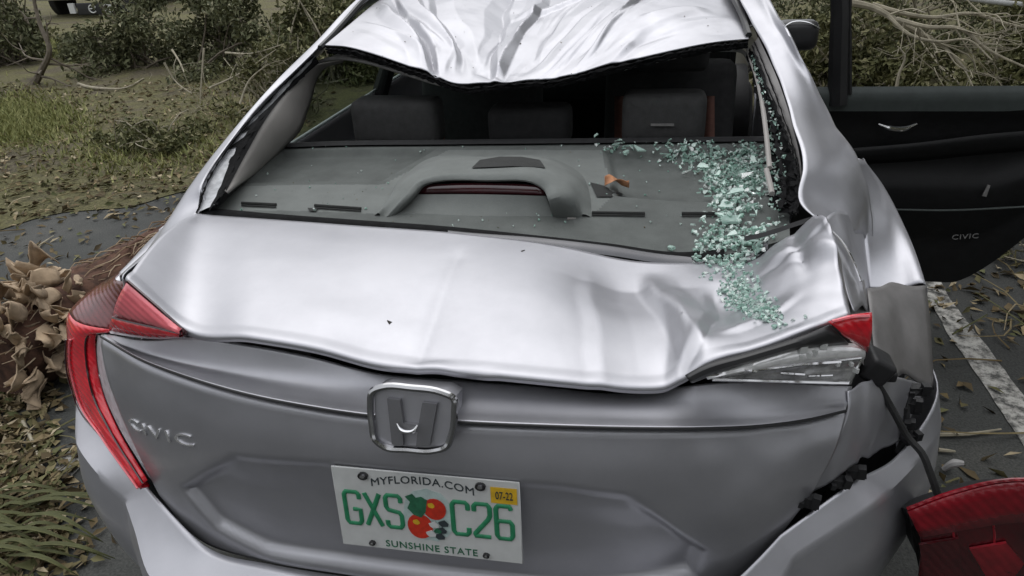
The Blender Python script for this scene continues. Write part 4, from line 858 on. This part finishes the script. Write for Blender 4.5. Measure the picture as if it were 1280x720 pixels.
def leafmesh(name, C_, L_, W_, mat, seed=0, flatness=None, droop=.15, parent=None):
    """many folded leaves (two quads each) in one mesh"""
    r_ = np.random.default_rng(seed); N = len(C_); C_ = np.asarray(C_, float)
    a = r_.normal(size=(N, 3))
    if flatness is not None: a[:, 2] *= flatness
    a /= np.linalg.norm(a, axis=1)[:, None]
    b_ = r_.normal(size=(N, 3))
    if flatness is not None: b_[:, 2] *= flatness
    b_ -= (b_*a).sum(1)[:, None]*a; b_ /= np.linalg.norm(b_, axis=1)[:, None]+1e-9
    c_ = np.cross(a, b_); s_ = np.sign(c_[:, 2:3]); s_[s_ == 0] = 1; c_ *= s_
    L_ = np.broadcast_to(L_, N)[:, None]; W_ = np.broadcast_to(W_, N)[:, None]
    base = C_-a*L_/2; tip = C_+a*L_/2-c_*L_*droop; ml = C_-a*L_*.05
    V_ = np.stack([base, ml+b_*W_/2+c_*W_*.18, tip, ml-b_*W_/2+c_*W_*.18], 1).reshape(-1, 3)
    i = np.arange(N)*4; F_ = np.stack([np.stack([i, i+1, i+2], 1), np.stack([i, i+2, i+3], 1)], 1).reshape(-1, 3)
    me = bpy.data.meshes.new(name); me.vertices.add(len(V_)); me.vertices.foreach_set('co', V_.ravel()); me.loops.add(len(F_)*3); me.loops.foreach_set('vertex_index', F_.ravel().astype(np.int32)); me.polygons.add(len(F_)); me.polygons.foreach_set('loop_start', np.arange(0, len(F_)*3, 3, dtype=np.int32)); me.update(); me.validate()
    o_ = link(name, me, mat, None, False)
    if parent is not None: o_.parent = parent
    return o_
def gz(x, y):
    if 'ground' not in BV: hit(640, 100, 'ground')
    h = BV['ground'].ray_cast(Vector((x, y, 5)), Vector((0, 0, -1))); return h[0].z if h[0] is not None else 0
# ---- leaf litter
def litter_pts(N, pxboxes, seed):
    r_ = np.random.default_rng(seed); o_ = []
    for (x0, y0, x1, y1, w_) in pxboxes:
        for _ in range(int(N*w_)):
            h = hit(r_.uniform(x0, x1), r_.uniform(y0, y1), 'ground')
            if h and h[2] < 14: o_.append(np.array(h[0])+V3(*r_.normal(0, .03, 2), .006+.012*r_.random()))
    return np.array(o_)
lp = litter_pts(5200, [(-160, 105, 420, 240, .42), (-160, 225, 300, 275, .10), (-100, 100, 380, 160, .14), (-60, 470, 70, 720, .30), (-60, 270, 160, 400, .035), (1120, 330, 1400, 420, .04), (1150, 420, 1300, 620, .008), (60, 560, 130, 720, .015), (960, 0, 1400, 120, .1)], 5)
r_ = np.random.default_rng(8)
tag(leafmesh('leaf_litter', lp, r_.uniform(.03, .085, len(lp)), r_.uniform(.014, .035, len(lp)), 'litter_leaf', 9, .28, .1), 'brown and olive fallen leaves strewn over the ground', 'leaf litter', kind='stuff')
def twigs(name, N, pxboxes, seed, mat):
    r_ = np.random.default_rng(seed); parts = []
    for (x0, y0, x1, y1, w_) in pxboxes:
        for _ in range(int(N*w_)):
            h = hit(r_.uniform(x0, x1), r_.uniform(y0, y1), 'ground')
            if not h or h[2] > 13: continue
            p = np.array(h[0]); a = r_.uniform(0, 6.28); L = r_.uniform(.1, .45); dv = V3(math.cos(a), math.sin(a), 0)
            parts.append(tube([p+V3(0, 0, .008), p+dv*L*.5+V3(*r_.normal(0, .04, 2), .02+.03*r_.random()), p+dv*L+V3(*r_.normal(0, .05, 2), .01)], [.004, .003, .0015], 4, n=2))
    return mesh(name, parts, mat, smooth=False)
tag(twigs('twig_litter', 170, [(-100, 110, 400, 250, .55), (-40, 470, 90, 720, .2), (-40, 270, 150, 380, .05), (1150, 330, 1320, 420, .08), (1165, 400, 1300, 620, .03)], 12, 'litter_leaf'), 'thin broken twigs scattered over the ground', 'twigs', kind='stuff')
# ---- grass
gp_ = []
r_ = np.random.default_rng(15)
for _ in range(12000):
    x0, y0, sx, sy = [(20, 150, 80, 30), (180, 190, 130, 35), (40, 62, 60, 12), (300, 150, 80, 60), (-60, 180, 60, 50)][r_.choice(5, p=[.55, .12, .18, .05, .1])]
    h = hit(r_.normal(x0, sx*.5), r_.normal(y0, sy*.5), 'ground')
    if h and 3.2 < h[2] < 30 and (h[0].x < -3.0 or h[0].y > 4.2): gp_.append(np.array(h[0]))
gp_ = np.array(gp_); N = len(gp_); hgt = r_.uniform(.015, .05, N)*(1+.06*np.linalg.norm(gp_-CAM, axis=1)); aa = r_.uniform(0, 6.28, N); ln = r_.normal(0, .5, (N, 2))
B1 = gp_+np.stack([np.cos(aa)*.005, np.sin(aa)*.005, 0*aa], 1)*(1+.1*np.linalg.norm(gp_-CAM, axis=1))[:, None]; B2 = 2*gp_-B1; tip = gp_+np.stack([ln[:, 0]*hgt, ln[:, 1]*hgt, hgt], 1)
me = bpy.data.meshes.new('grass'); me.from_pydata(np.stack([B1, B2, tip], 1).reshape(-1, 3).tolist(), [], [(3*i, 3*i+1, 3*i+2) for i in range(N)])
tag(link('grass', me, 'grass_blade', None, False), 'short green grass on the verge', 'grass', kind='stuff')

# ---- fallen foliage masses
def bush(name, label, base, size, N, mat, leaf, seed, nclump=26, group=None, twmat='bark', cat='bush', ntw=30):
    r_ = np.random.default_rng(seed); root = empty(name, base); tag(root, label, cat, group)
    cl = r_.normal(size=(nclump, 3)); cl /= np.linalg.norm(cl, axis=1)[:, None]; cl *= r_.uniform(.25, .95, (nclump, 1)); cl[:, 2] = np.abs(cl[:, 2])
    cl *= np.array(size); rad = r_.uniform(.14, .34, nclump)*np.mean(size)
    k = r_.integers(0, nclump, N); d_ = r_.normal(size=(N, 3)); d_ /= np.linalg.norm(d_, axis=1)[:, None]; P_ = cl[k]+d_*(rad[k]*r_.random(N)**.45)[:, None]*V3(1, 1, .75)
    P_[:, 2] = np.abs(P_[:, 2])+.01
    leafmesh('foliage', P_, r_.uniform(.6, 1.3, N)*leaf, r_.uniform(.25, .5, N)*leaf, mat, seed+1, None, .2, root)
    parts = []
    for i in range(ntw):
        c_ = cl[r_.integers(0, nclump)]; s_ = V3(*(r_.normal(0, .18, 2)*np.array(size[:2])), 0); e = c_*r_.uniform(.8, 1.25)+r_.normal(0, .08, 3)
        parts.append(tube([s_, (s_+e)/2+r_.normal(0, .1, 3), e], [.016*np.mean(size), .010*np.mean(size), .004], 5, n=3))
    o_ = mesh('stems', parts, twmat); o_.parent = root
    return root
grp = 'uprooted brush along the far edge'
bush('brush_heap', 'dark brush heap behind the bare leaning stem, far left', (-6.3, 7.7, 0), (1.1, .8, 1.3), 5200, 'dark_leaf', .085, 101)
bush('brush_heap', 'dark dense brush heap below the parked white vehicle', (-7.5, 8.5, 0), (.8, .7, .42), 3200, 'dark_leaf', .085, 102)
bush('brush_heap', 'dark leafy mass around the leaning stem at the upper left', (-8.6, 8.0, 0), (.75, .7, 1.5), 3600, 'dark_leaf', .09, 108, ntw=50)
bush('brush_heap', 'brush heap at the far left edge behind the grass', (-10.3, 9.6, 0), (.9, .8, .9), 2600, 'bush_leaf', .09, 109)
bush('brush_heap', 'dark green brush heap in the middle of the far left edge', (-4.9, 7.6, 0), (1.1, .9, 1.5), 6200, 'dark_leaf', .09, 103)
bush('brush_heap', 'olive brush heap just left of the roof edge', (-3.4, 6.9, 0), (1.0, .9, 1.4), 6000, 'bush_leaf', .08, 104, twmat='pale_bark', ntw=60)
bush('brush_heap', 'low straw-coloured brush heap beside the left rear pillar', (-3.1, 5.4, 0), (.55, .6, .75), 2400, 'olive_leaf', .06, 105, twmat='pale_bark', ntw=70)
bush('brush_heap', 'low leafy heap flattened on the verge', (-3.75, 4.35, 0), (.6, .45, .2), 1700, 'bush_leaf', .06, 106, twmat='pale_bark')
bush('brush_heap', 'tall brush behind the caved-in roof', (-1.6, 8.2, 0), (1.4, .9, 1.2), 4200, 'bush_leaf', .09, 107)
for i, (x, y, s_, lb) in enumerate([(1.9, 6.2, (1.1, .8, 1.15), 'olive brush heap seen through the open door window, nearest the window frame'), (3.3, 6.0, (1.0, .8, 1.1), 'olive brush heap filling the middle of the door window'), (4.7, 6.3, (1.1, .9, 1.2), 'olive brush heap at the right side of the door window'), (.8, 7.4, (1.0, .8, 1.3), 'dark green brush between the roof and the door frame'), (2.9, 8.2, (1.8, .8, 1.5), 'dark brush at the back of the door window view')]):
    bush('brush_heap', lb, (x, y, 0), s_, 6500 if i < 3 else 4500, 'olive_leaf' if i < 3 else 'dark_leaf', .07, 120+i, twmat='pale_bark', ntw=50)
for i, (x, y) in enumerate([(4.6, -2.2), (4.8, .2), (5.0, 2.4), (5.2, 4.4)]):  # unseen brush added on the right to block bright low sky from the paint
    bush('brush_heap', ['unseen tall brush added to the right behind the viewer', 'unseen tall brush added to the right of the right bay line', 'unseen tall brush added to the right of the open door', 'unseen tall brush added at the right beyond the open door'][i], (x, y, 0), (1.2, 1.4, 2.3), 3600, 'dark_leaf', .14, 160+i)
for i, (x0, y0, hh) in enumerate([(2.35, 2.9, .28), (2.0, 2.75, .2), (2.25, 3.4, .3)]):
    bush('weed_clump', ['pale grassy weed by the lower edge of the open door', 'small weed clump under the open door', 'leafy weed behind the open door'][i], (x0, y0, 0), (.22, .2, hh), 260, 'olive_leaf', .05, 140+i, nclump=8, twmat='pale_bark', ntw=14, cat='weed')

# ---- bare pale branches over the brush on the right
def branch(name, label, main, rad, nsub, seed, mat='pale_bark', sublen=.45, cat='branch', dirn=None):
    r_ = np.random.default_rng(seed); P_ = spl0(np.array(main), 6); root = empty(name, tuple(P_[0])); tag(root, label, cat)
    rad = rad*.75; o_ = mesh('limb', [tube(P_, list(np.linspace(rad, rad*.35, 6)), 7, smoothp=False)], mat); o_.parent = root; o_.matrix_parent_inverse = Matrix.Translation(-Vector(P_[0]))
    for i in range(nsub):
        j = int(len(P_)*r_.uniform(.15, .95)); p = P_[min(j, len(P_)-2)]; t_ = P_[min(j+1, len(P_)-1)]-p; t_ /= np.linalg.norm(t_)+1e-9
        dv = t_*.8+r_.normal(0, .55, 3); dv[2] -= .12; dv /= np.linalg.norm(dv); L = sublen*r_.uniform(.5, 1.2); rr = rad*.42*(1-.5*j/len(P_))
        q = [p, p+dv*L*.4+r_.normal(0, .04, 3), p+dv*L+r_.normal(0, .10, 3)]; parts = [tube(q, [rr, rr*.7, rr*.3], 5, n=4)]
        for k in range(2):
            s0_ = q[1]+(q[2]-q[1])*r_.uniform(0, .7); d2 = dv+r_.normal(0, .6, 3); d2 /= np.linalg.norm(d2); parts.append(tube([s0_, s0_+d2*L*.3+r_.normal(0, .02, 3), s0_+d2*L*.55], [rr*.5, rr*.4, rr*.2], 4, n=3))
        o_ = mesh('side_branch', parts, mat); o_.parent = root; o_.matrix_parent_inverse = Matrix.Translation(-Vector(P_[0]))
    return root
branch('bare_branch', 'pale bare branch running across the top of the door window', [AY(1062, 3, 5.0), AY(1092, 10, 5.0), AY(1118, 24, 4.95), AY(1150, 42, 4.9), AY(1175, 55, 4.9), AY(1210, 90, 4.8)], .034, 7, 201)
branch('bare_branch', 'long pale branch sweeping level to the right edge', [AY(1090, 6, 5.05), AY(1130, 17, 5.0), AY(1165, 22, 5.0), AY(1215, 17, 5.0), AY(1260, 30, 4.9), AY(1310, 40, 4.9)], .026, 8, 202)
branch('bare_branch', 'pale forked branch sloping down across the right of the window', [AY(1120, 24, 4.9), AY(1160, 34, 4.8), AY(1200, 36, 4.8), AY(1235, 62, 4.7), AY(1290, 88, 4.6)], .024, 9, 203)
branch('bare_branch', 'thin pale branch drooping in the middle of the window', [AY(1110, 20, 4.8), AY(1140, 45, 4.7), AY(1172, 52, 4.7), AY(1210, 50, 4.7), AY(1240, 75, 4.6)], .018, 6, 204, sublen=.4)
branch('bare_branch', 'upright thin stick at the left of the door window', [AY(1120, 112, 4.5), AY(1124, 92, 4.5), AY(1131, 70, 4.5), AY(1122, 58, 4.5)], .016, 2, 205, sublen=.2)
# ---- branches and stems on the left
branch('bare_branch', 'bare curved stick lying on the mud far left', [hit(98, 105, 'ground')[0][:], AZ(120, 110, .06), AZ(150, 111, .06), AZ(180, 98, .05)], .026, 2, 206, 'pale_bark', .3)
branch('sapling', 'slim leaning stem with dark leaves at the upper left', [AY(42, 108, 6.6), AY(52, 88, 6.6), AY(62, 62, 6.6), AY(50, 30, 6.7), AY(38, -20, 6.8)], .06, 8, 207, 'bark', .6, 'sapling')
for i, (a, b_, c_) in enumerate([((205, 78, 5.2), (218, 100, 5.2), (240, 117, 5.1)), ((215, 62, 5.6), (226, 80, 5.5), (230, 90, 5.4)), ((262, 110, 5.0), (300, 92, 5.0), (345, 62, 5.1)), ((300, 130, 4.8), (312, 100, 4.9), (335, 80, 5.0)), ((282, 66, 5.4), (320, 66, 5.2), (352, 56, 5.2)), ((255, 60, 5.4), (252, 100, 5.3), (250, 130, 5.2))]):
    branch('bare_branch', ['curved pale stick in front of the dark brush', 'short pale stick above the curved stick', 'straw-coloured branch leaning toward the roof edge', 'thin upright branch beside the left pillar', 'level thin branch near the roof edge', 'thin vertical stick in front of the olive heap'][i], [AY(*a), AY(*b_), AY(*c_)], .014, 4, 220+i, 'pale_bark', .3)
for i, (a, b_, c_, lb) in enumerate([((42, 322), (52, 308), (68, 297), 'bent twig on the bare asphalt at the left'), ((0, 372), (45, 352), (92, 344), 'long thin twig on the asphalt above the palm trunk'), ((30, 530), (42, 555), (55, 588), 'pale thin stem on the ground below the palm trunk'), ((1172, 547), (1210, 546), (1250, 540), 'straw stalk on the asphalt beside the right bay line'), ((1172, 566), (1182, 567), (1193, 568), 'short straw bit beside the right bumper corner')]):
    pts_ = [np.array(hit(x, y, 'ground')[0])+V3(0, 0, .012) for x, y in (a, b_, c_)]
    o_ = mesh('twig', [tube(pts_, [.007, .006, .003], 6)], 'pale_bark'); tag(o_, lb, 'twig')

# ---- fallen palm trunk along the left side of the car
ax = np.array([V3(-2.10, 1.12, .20), V3(-2.04, 1.6, .19), V3(-2.0, 2.2, .18), V3(-2.02, 3.0, .17)])
palm = empty('fallen_palm', (-2.1, 1.12, 0)); tag(palm, 'fallen palm trunk with dry tan leaf bases lying beside the left flank', 'palm trunk')
v, f = tube(ax-V3(0, 0, .035), [.175, .165, .155, .14], 28, n=14); v = v+(.012*noise3(v, 40, 61)+.006*noise3(v, 120, 62))[:, None]*np.sign(v-V3(-2.05, 0, .19))*V3(1, 0, 1)
def pkid(nm, parts, mat, **kw): o_ = mesh(nm, parts, mat, None, **kw); o_.parent = palm; o_.matrix_parent_inverse = Matrix.Translation((2.1, -1.12, 0)); return o_
pkid('trunk_core', [(v, f)], 'palm_fibre')
r_ = np.random.default_rng(66)
for i in range(210):
    t_ = r_.random()**1.2*.62; a0_ = i*2.399+r_.normal(0, .5); p0 = V3(-2.10+.03*t_, 1.12+t_*.75, .18); rd = V3(math.cos(a0_), -.25, math.sin(a0_)); rd /= np.linalg.norm(rd)
    if rd[2] < -.55: continue
    c0 = p0+rd*r_.uniform(.15, .21); Ld = r_.uniform(.04, .125); wd = r_.uniform(.015, .05); out_ = V3(rd[0]*.5, -.7, rd[2]*.5)+r_.normal(0, .27, 3); out_ /= np.linalg.norm(out_)
    nrm_ = rd+r_.normal(0, .35, 3); tang = np.cross(nrm_, out_); tang /= np.linalg.norm(tang); nrm_ = np.cross(out_, tang); cu, cv, tw_ = r_.uniform(-.02, .05), r_.uniform(-.06, .06), r_.normal(0, .5)
    G_ = np.array([[c0+out_*Ld*(s_*(1-.12*abs(u_)*r_.random()))+(tang*math.cos(tw_*s_)+nrm_*math.sin(tw_*s_))*wd*(1-.6*s_**2.2)*u_*r_.uniform(.85, 1.1)+nrm_*(cu*(1-u_*u_)+cv*s_*s_+r_.normal(0, .003)) for u_ in (-1, -.5, 0, .5, 1)] for s_ in (0, .3, .6, .85, 1)])
    pkid('leaf_base', [gridmesh(surf(G_, 2, 2))], 'boot_scale', thick=.004)
# fibres along the trunk
parts = []
for i in range(260):
    t_ = r_.uniform(0, 1); p = spl0(ax, 20)[int(t_*59)]; a0_ = r_.uniform(-.2, 3.3); rd = V3(math.cos(a0_), 0, math.sin(a0_)); s_ = p-V3(0, 0, .035)+rd*.155
    parts.append(tube([s_, s_+V3(*r_.normal(0, .02, 3))+V3(0, -.08, 0)+rd*.015, s_+V3(0, -.16, 0)+rd*r_.uniform(0, .03)], [.004, .003, .001], 4, n=2))
fb = pkid('trunk_fibres', parts, 'palm_boot', smooth=False); fb['kind'] = 'stuff'
# ---- green frond in the lower left corner
fr0 = np.array(hit(-30, 640, 'ground')[0]); frond = empty('palm_frond', tuple(fr0)); tag(frond, 'green palm frond lying on the asphalt in the bottom left corner', 'palm frond')
r_ = np.random.default_rng(77)
def fkid(nm, parts, mat, **kw): o_ = mesh(nm, parts, mat, None, **kw); o_.parent = frond; o_.matrix_parent_inverse = Matrix.Translation(-Vector(fr0)); return o_
sp_ = [np.array(hit(x, y, 'ground')[0])+V3(0, 0, .03) for x, y in ((-60, 690), (-20, 672), (30, 668), (70, 676))]
fkid('frond_stalk', [tube(sp_, [.014, .012, .009, .005], 6)], 'frond_leaf')
for i in range(30):
    x = r_.uniform(-60, 40); y = r_.uniform(635, 715); L = r_.uniform(60, 120); dy = r_.normal(0, 8)+(y-670)*.2
    p0, p1, p2 = [np.array(hit(xx, yy, 'ground')[0])+V3(0, 0, zz) for xx, yy, zz in ((x, y, .02+.03*r_.random()), (x+L*.5, y+dy*.5-4, .04+.03*r_.random()), (x+L, y+dy, .012))]
    cc = spl0(np.array([p0, p1, p2]), 4); tn = np.gradient(cc, axis=0); sd_ = np.cross(tn, V3(0, 0, 1)); sd_ /= np.linalg.norm(sd_, axis=1)[:, None]; ww = (.007*np.sin(np.linspace(.35, 3.1, len(cc))))[:, None]
    fkid('leaflet', [gridmesh(np.array([cc+sd_*ww+V3(0, 0, .004), cc, cc-sd_*ww+V3(0, 0, .004)]))], 'frond_leaf')

# ---- unseen trees added around the car park (they darken the low sky that the paint mirrors)
def tree(label, x, y, h, seed, mesh_src=None):
    r_ = np.random.default_rng(seed); root = empty('unseen_shade_tree', (x, y, 0)); tag(root, label, 'tree', 'unseen trees added around the car park')
    parts = [tube([V3(0, 0, -.05), V3(.1, .05, h*.25), V3(0, .1, h*.55)], [.26, .2, .12], 10)]
    for k in range(7):
        a0_ = k*.9+r_.random(); parts.append(tube([V3(0, .08, h*(.25+.04*k)), V3(math.cos(a0_)*h*.14, math.sin(a0_)*h*.14, h*(.42+.04*k)), V3(math.cos(a0_)*h*.26, math.sin(a0_)*h*.26, h*(.5+.05*k))], [.10, .07, .03], 6))
    o_ = mesh('trunk', parts, 'bark'); o_.parent = root
    nc = 34; cl = r_.normal(size=(nc, 3)); cl /= np.linalg.norm(cl, axis=1)[:, None]; cl *= r_.uniform(.3, 1, (nc, 1))*V3(h*.34, h*.34, h*.34); cl[:, 2] += h*.6
    N = 4200; k = r_.integers(0, nc, N); P_ = cl[k]+r_.normal(size=(N, 3))*h*.055
    leafmesh('crown', P_, r_.uniform(.18, .36, N), r_.uniform(.10, .2, N), 'bush_leaf', seed+1, None, .15, root)
for i, (x, y, h) in enumerate([(-8, -11, 8), (-4.0, -11, 9), (0.5, -9, 8.5), (5, -8, 9), (8.0, -3.5, 9.5), (7.2, 1.5, 10), (5.6, 5.6, 10), (7.4, 10.5, 10)]): tree(['unseen broad tree added behind the viewer, leftmost', 'second unseen broad tree added behind the viewer', 'third unseen broad tree added behind the viewer', 'fourth unseen broad tree added behind the viewer', 'unseen broad tree added at the right rear of the car park', 'unseen broad tree added to the right of the car', 'unseen broad tree added to the right beyond the open door', 'unseen broad tree added far ahead on the right'][i], x, y, h, 400+i)

r_ = np.random.default_rng(500); an_ = r_.uniform(0, 2*math.pi, 9000); dd_ = r_.uniform(115, 135, 9000); hh_ = (6+3*noise3(np.stack([np.cos(an_)*9, np.sin(an_)*9, 0*an_], 1), 2.2, 93))*r_.random(9000)**.8
tag(leafmesh('distant_trees', np.stack([dd_*np.sin(an_), dd_*np.cos(an_), hh_], 1), r_.uniform(1.2, 2.6, 9000), r_.uniform(.8, 1.6, 9000), 'dark_leaf', 501), 'distant belt of trees around the open ground', 'trees', kind='stuff')
# ---- white vehicle far behind the brush
van = empty('parked_van', (-12.2, 13.6, 0)); tag(van, 'white parked van half hidden behind brush at the top left', 'van')
def vk(nm, o_): o_.parent = van; o_.matrix_parent_inverse = Matrix.Translation(-van.location); return o_
simple('van_white', (.62, .63, .63), .4, 0, .08, 5); simple('van_red', (.18, .03, .022), .5, 0, .3, 8)
vk('body', rbox('body', (-12.2, 15.6, 1.15), (1.9, 4.2, 1.5), 'van_white', bev=.15)); vk('b', rbox('bonnet', (-12.2, 13.55, .72), (1.8, .7, .62), 'van_white', bev=.1))
gc = AY(113, 11, 13.17)
vk('g', rbox('grille', gc, (.62, .05, .24), 'black_plastic', bev=.02)); vk('bu', rbox('front_bumper', gc+V3(0, -.01, -.42), (1.8, .1, .3), 'van_red', bev=.03))
vk('bl', mesh('bumper_strip', [box(gc+V3(.05, -.09, -.23), (.5, .03, .05))], 'plate_white'))
vk('h', mesh('headlight', [box(gc+V3(-.42, -.02, .02), (.14, .05, .2)), ], 'plate_white')); vk('h', mesh('headlight', [box(gc+V3(.45, -.02, .02), (.14, .05, .2))], 'plate_white'))
ea = np.linspace(.4, 5.6, 16); vk('e', mesh('emblem', [tube([gc+V3(.08+.085*math.cos(t_), -.035, .0+.075*math.sin(t_)) for t_ in ea], .014, 6, n=2), tube([gc+V3(.0, -.035, .0), gc+V3(.085, -.035, .01), gc+V3(.16, -.035, .025)], .012, 6)], 'plate_white'))
for sx in (-.8, .8):
    for yy in (14.1, 17.0): o_ = mesh('wheel', [lathe([(-.1, 0), (-.1, .30), (-.07, .33), (.07, .33), (.1, .30), (.1, 0)], 24)], 'rubber'); o_.location = (-12.2+sx, yy, .33); vk('w', o_)
# ---- white pipe lying on the brush at the upper right
o_ = mesh('white_pipe', [tube([AY(1195, -4, 6.0), AY(1240, 2, 6.0), AY(1300, 8, 6.0)], .022, 10)], 'plate_white'); tag(o_, 'thin white pipe lying over the brush at the top right corner', 'pipe')
# ================================================================== BROKEN GLASS AND SMALL LITTER ON THE CAR
m, n, b = nmat('safety_glass'); setp(b, rough=.08, trans=.55, ior=1.45, coat=.5)
gi = n.nodes.new('ShaderNodeNewGeometry'); r = ramp(n, gi.outputs['Random Per Island'], [(0, (.40, .62, .53)), (.5, (.58, .78, .70)), (.85, (.78, .90, .85)), (1, (.95, .98, .96))]); n.links.new(r.outputs[0], b.inputs['Base Color'])
def shard(c, nrm, size, r_, th=.004, tilt=.4):
    nn = np.array(nrm)+r_.normal(0, tilt, 3); nn /= np.linalg.norm(nn); u = np.cross(nn, r_.normal(size=3)); u /= np.linalg.norm(u); v_ = np.cross(nn, u); k = r_.integers(4, 7); an = np.sort(r_.uniform(0, 2*math.pi, k)); rr = size*r_.uniform(.55, 1, k)
    top = np.array([c+nn*th*.5+u*math.cos(a)*q+v_*math.sin(a)*q for a, q in zip(an, rr)]); bt_ = top-nn*th
    return np.vstack([top, bt_]), [tuple(range(k)), tuple(range(2*k-1, k-1, -1))]+[(i, k+i, k+(i+1) % k, (i+1) % k) for i in range(k)]
r_ = np.random.default_rng(303)
zones = [([(745, 181), (950, 179), (962, 205), (955, 262), (935, 282), (905, 255), (880, 225), (800, 198)], 900, ('shelf',), .0052, .014),
         ([(880, 205), (960, 200), (962, 262), (945, 285), (905, 290), (890, 250)], 620, ('shelf',), .0062, .02),
         ([(880, 282), (965, 285), (985, 268), (960, 300), (935, 335), (900, 340), (868, 325)], 460, ('shelf', 'lid', 'garnish'), .0052, .012),
         ([(895, 330), (935, 335), (948, 365), (975, 398), (985, 408), (930, 395), (885, 365)], 420, ('lid',), .0042, .006),
         ([(870, 345), (900, 330), (960, 385), (1010, 402), (940, 400)], 160, ('lid',), .0034, .004)]
parts = []
def inpoly(poly, k):
    poly = np.array(poly, float); lo, hi = poly.min(0), poly.max(0); o_ = []
    while len(o_) < k:
        q = r_.uniform(lo, hi, (k*2, 2)); o_ += list(q[sdpoly(q, poly) > 0])
    return o_[:k]
for poly, k, keys, sz, pile in zones:
    for x, y in inpoly(poly, k):
        if keys != ('shelf', 'lid', 'garnish') and noise3(np.array([x, y, 0.]), .075, 44) < -.22: continue
        x += r_.normal(0, 7); y += r_.normal(0, 4)
        h = hit(x, y, *keys)
        if h: parts.append(shard(np.array(h[0])+np.array(h[1])*(.003+pile*r_.random()**2), h[1], sz*r_.uniform(.5, 1.6), r_, .0035))
for _ in range(90):
    h = hit(r_.uniform(280, 900), r_.uniform(182, 285), 'shelf')
    if h: parts.append(shard(np.array(h[0])+np.array(h[1])*.003, h[1], r_.uniform(.0015, .004), r_, .003))
for _ in range(260):
    t_ = r_.random(); y = 70+t_*205; x0 = np.interp(y, [60, 108, 160, 210, 262], [938, 950, 958, 963, 962]); x1 = np.interp(y, [60, 108, 160, 210, 262], [941, 957, 975, 985, 980])
    h = hit(r_.uniform(x0, x1), y, 'rubble')
    if h: parts.append(shard(np.array(h[0])+np.array(h[1])*.003, h[1], r_.uniform(.002, .0055), r_, .003, .7))
big = [(770, 190, .022), (800, 196, .028), (830, 202, .025), (782, 203, .018), (745, 182, .012), (855, 190, .02), (876, 222, .024), (893, 232, .02), (915, 215, .03), (932, 235, .026), (920, 252, .03), (940, 210, .026), (905, 268, .028), (933, 262, .024), (898, 285, .016), (925, 290, .02), (950, 248, .018), (870, 205, .02), (945, 278, .016), (915, 300, .02)]
names_ = {0: 'glass fragment nearest the centre of the shelf edge', 1: 'glass fragment standing out in front of the right headrest', 6: 'bright glass fragment at the left tip of the main heap', 10: 'glass fragment in the middle of the main heap', 11: 'glass fragment beside the right window trim', 12: 'glass fragment just above the square one'}
for i, (x, y, s_) in enumerate(big):
    h = hit(x, y, 'shelf')
    if not h: continue
    sh_ = shard(np.array(h[0])+V3(0, 0, .012+.02*r_.random()), (0, -.2, 1), s_*.72, r_, .0035, .25)
    if i not in names_: parts.append(sh_); continue
    q = mesh('glass_shard', [sh_], 'safety_glass', smooth=False); tag(q, 'pale green '+names_[i], 'glass shard', 'larger glass fragments on the parcel shelf')
o_ = mesh('glass_crumbs', parts, 'safety_glass', smooth=False); tag(o_, 'crumbled green safety glass heaped on the right of the shelf and boot', 'broken glass', kind='stuff')
h = hit(912, 281, 'shelf', 'lid'); cc = np.array(h[0])+V3(0, 0, .012)
q = mesh('glass_shard', [box(cc, (.036, .034, .005), Matrix.Rotation(.06, 3, 'Z'))], 'safety_glass', smooth=False); tag(q, 'square pale glass fragment at the lower edge of the rear window', 'glass shard')
h = hit(841, 313, 'shelf', 'lid'); q = mesh('glass_shard', [shard(np.array(h[0])+V3(0, 0, .008), (0, 0, 1), .011, r_, .006, .2)], 'safety_glass', smooth=False); tag(q, 'lone glass chip lying on the strip below the rear window', 'glass shard')
# dry leaf on the shelf
simple('dry_leaf', (.42, .20, .10), .8, 0, .35, 60)
def dleaf(name, x, y, L, W, yaw, mat, label, keys, lift=.012):
    h = hit(x, y, *keys); c = np.array(h[0])+np.array(h[1])*lift; a = V3(math.cos(yaw), math.sin(yaw), 0); b_ = V3(-a[1], a[0], 0)
    G_ = np.array([[c+a*L*(s_-.5)+b_*W*u_*math.sin(math.pi*(.08+.88*s_))+V3(0, 0, .010*u_*u_+.010*math.sin(5*s_+u_)) for u_ in (-1, -.4, 0, .5, 1)] for s_ in (0, .2, .45, .7, 1)])
    return tag(mesh(name, [gridmesh(surf(G_, 2, 2))], mat, thick=.0008), label, 'leaf')
dleaf('dry_leaf', 768, 236, .055, .022, .2, 'dry_leaf', 'orange-brown dry leaf curled on the parcel shelf', ('shelf',))
simple('speck', (.02, .018, .014), .8, 0, .2, 60)
for x, y, s_, lb, kk in ((486, 405, .007, 'dark speck of bark on the middle of the boot lid', 'lid'), (656, 316, .008, 'dark speck below the rear window edge', 'lid'), (717, 276, .016, 'pale chip lying at the base of the rear window', 'shelf')):
    h = hit(x, y, kk, 'lid')
    if h: q = mesh('debris_chip', [shard(np.array(h[0])+np.array(h[1])*.002, h[1], s_, r_, .003, .1)], 'speck' if kk == 'lid' else 'pillar_trim', smooth=False); tag(q, lb, 'debris')

# fine grit and leaf crumbs over the boot, roof and shelf
parts = []
for key, bx_, k in (('lid', (170, 270, 1040, 480), 150), ('roof', (420, 2, 920, 95), 60), ('shelf', (270, 185, 900, 285), 80)):
    for _ in range(k):
        h = hit(r_.uniform(bx_[0], bx_[2]), r_.uniform(bx_[1], bx_[3]), key)
        if h: parts.append(shard(np.array(h[0])+np.array(h[1])*.001, h[1], .0006+.0022*r_.random()**3, r_, .0012, .2))
tag(mesh('grit', parts, 'litter_leaf', smooth=False), 'tiny leaf crumbs and grit sprinkled over the boot, roof and shelf', 'grit', kind='stuff')
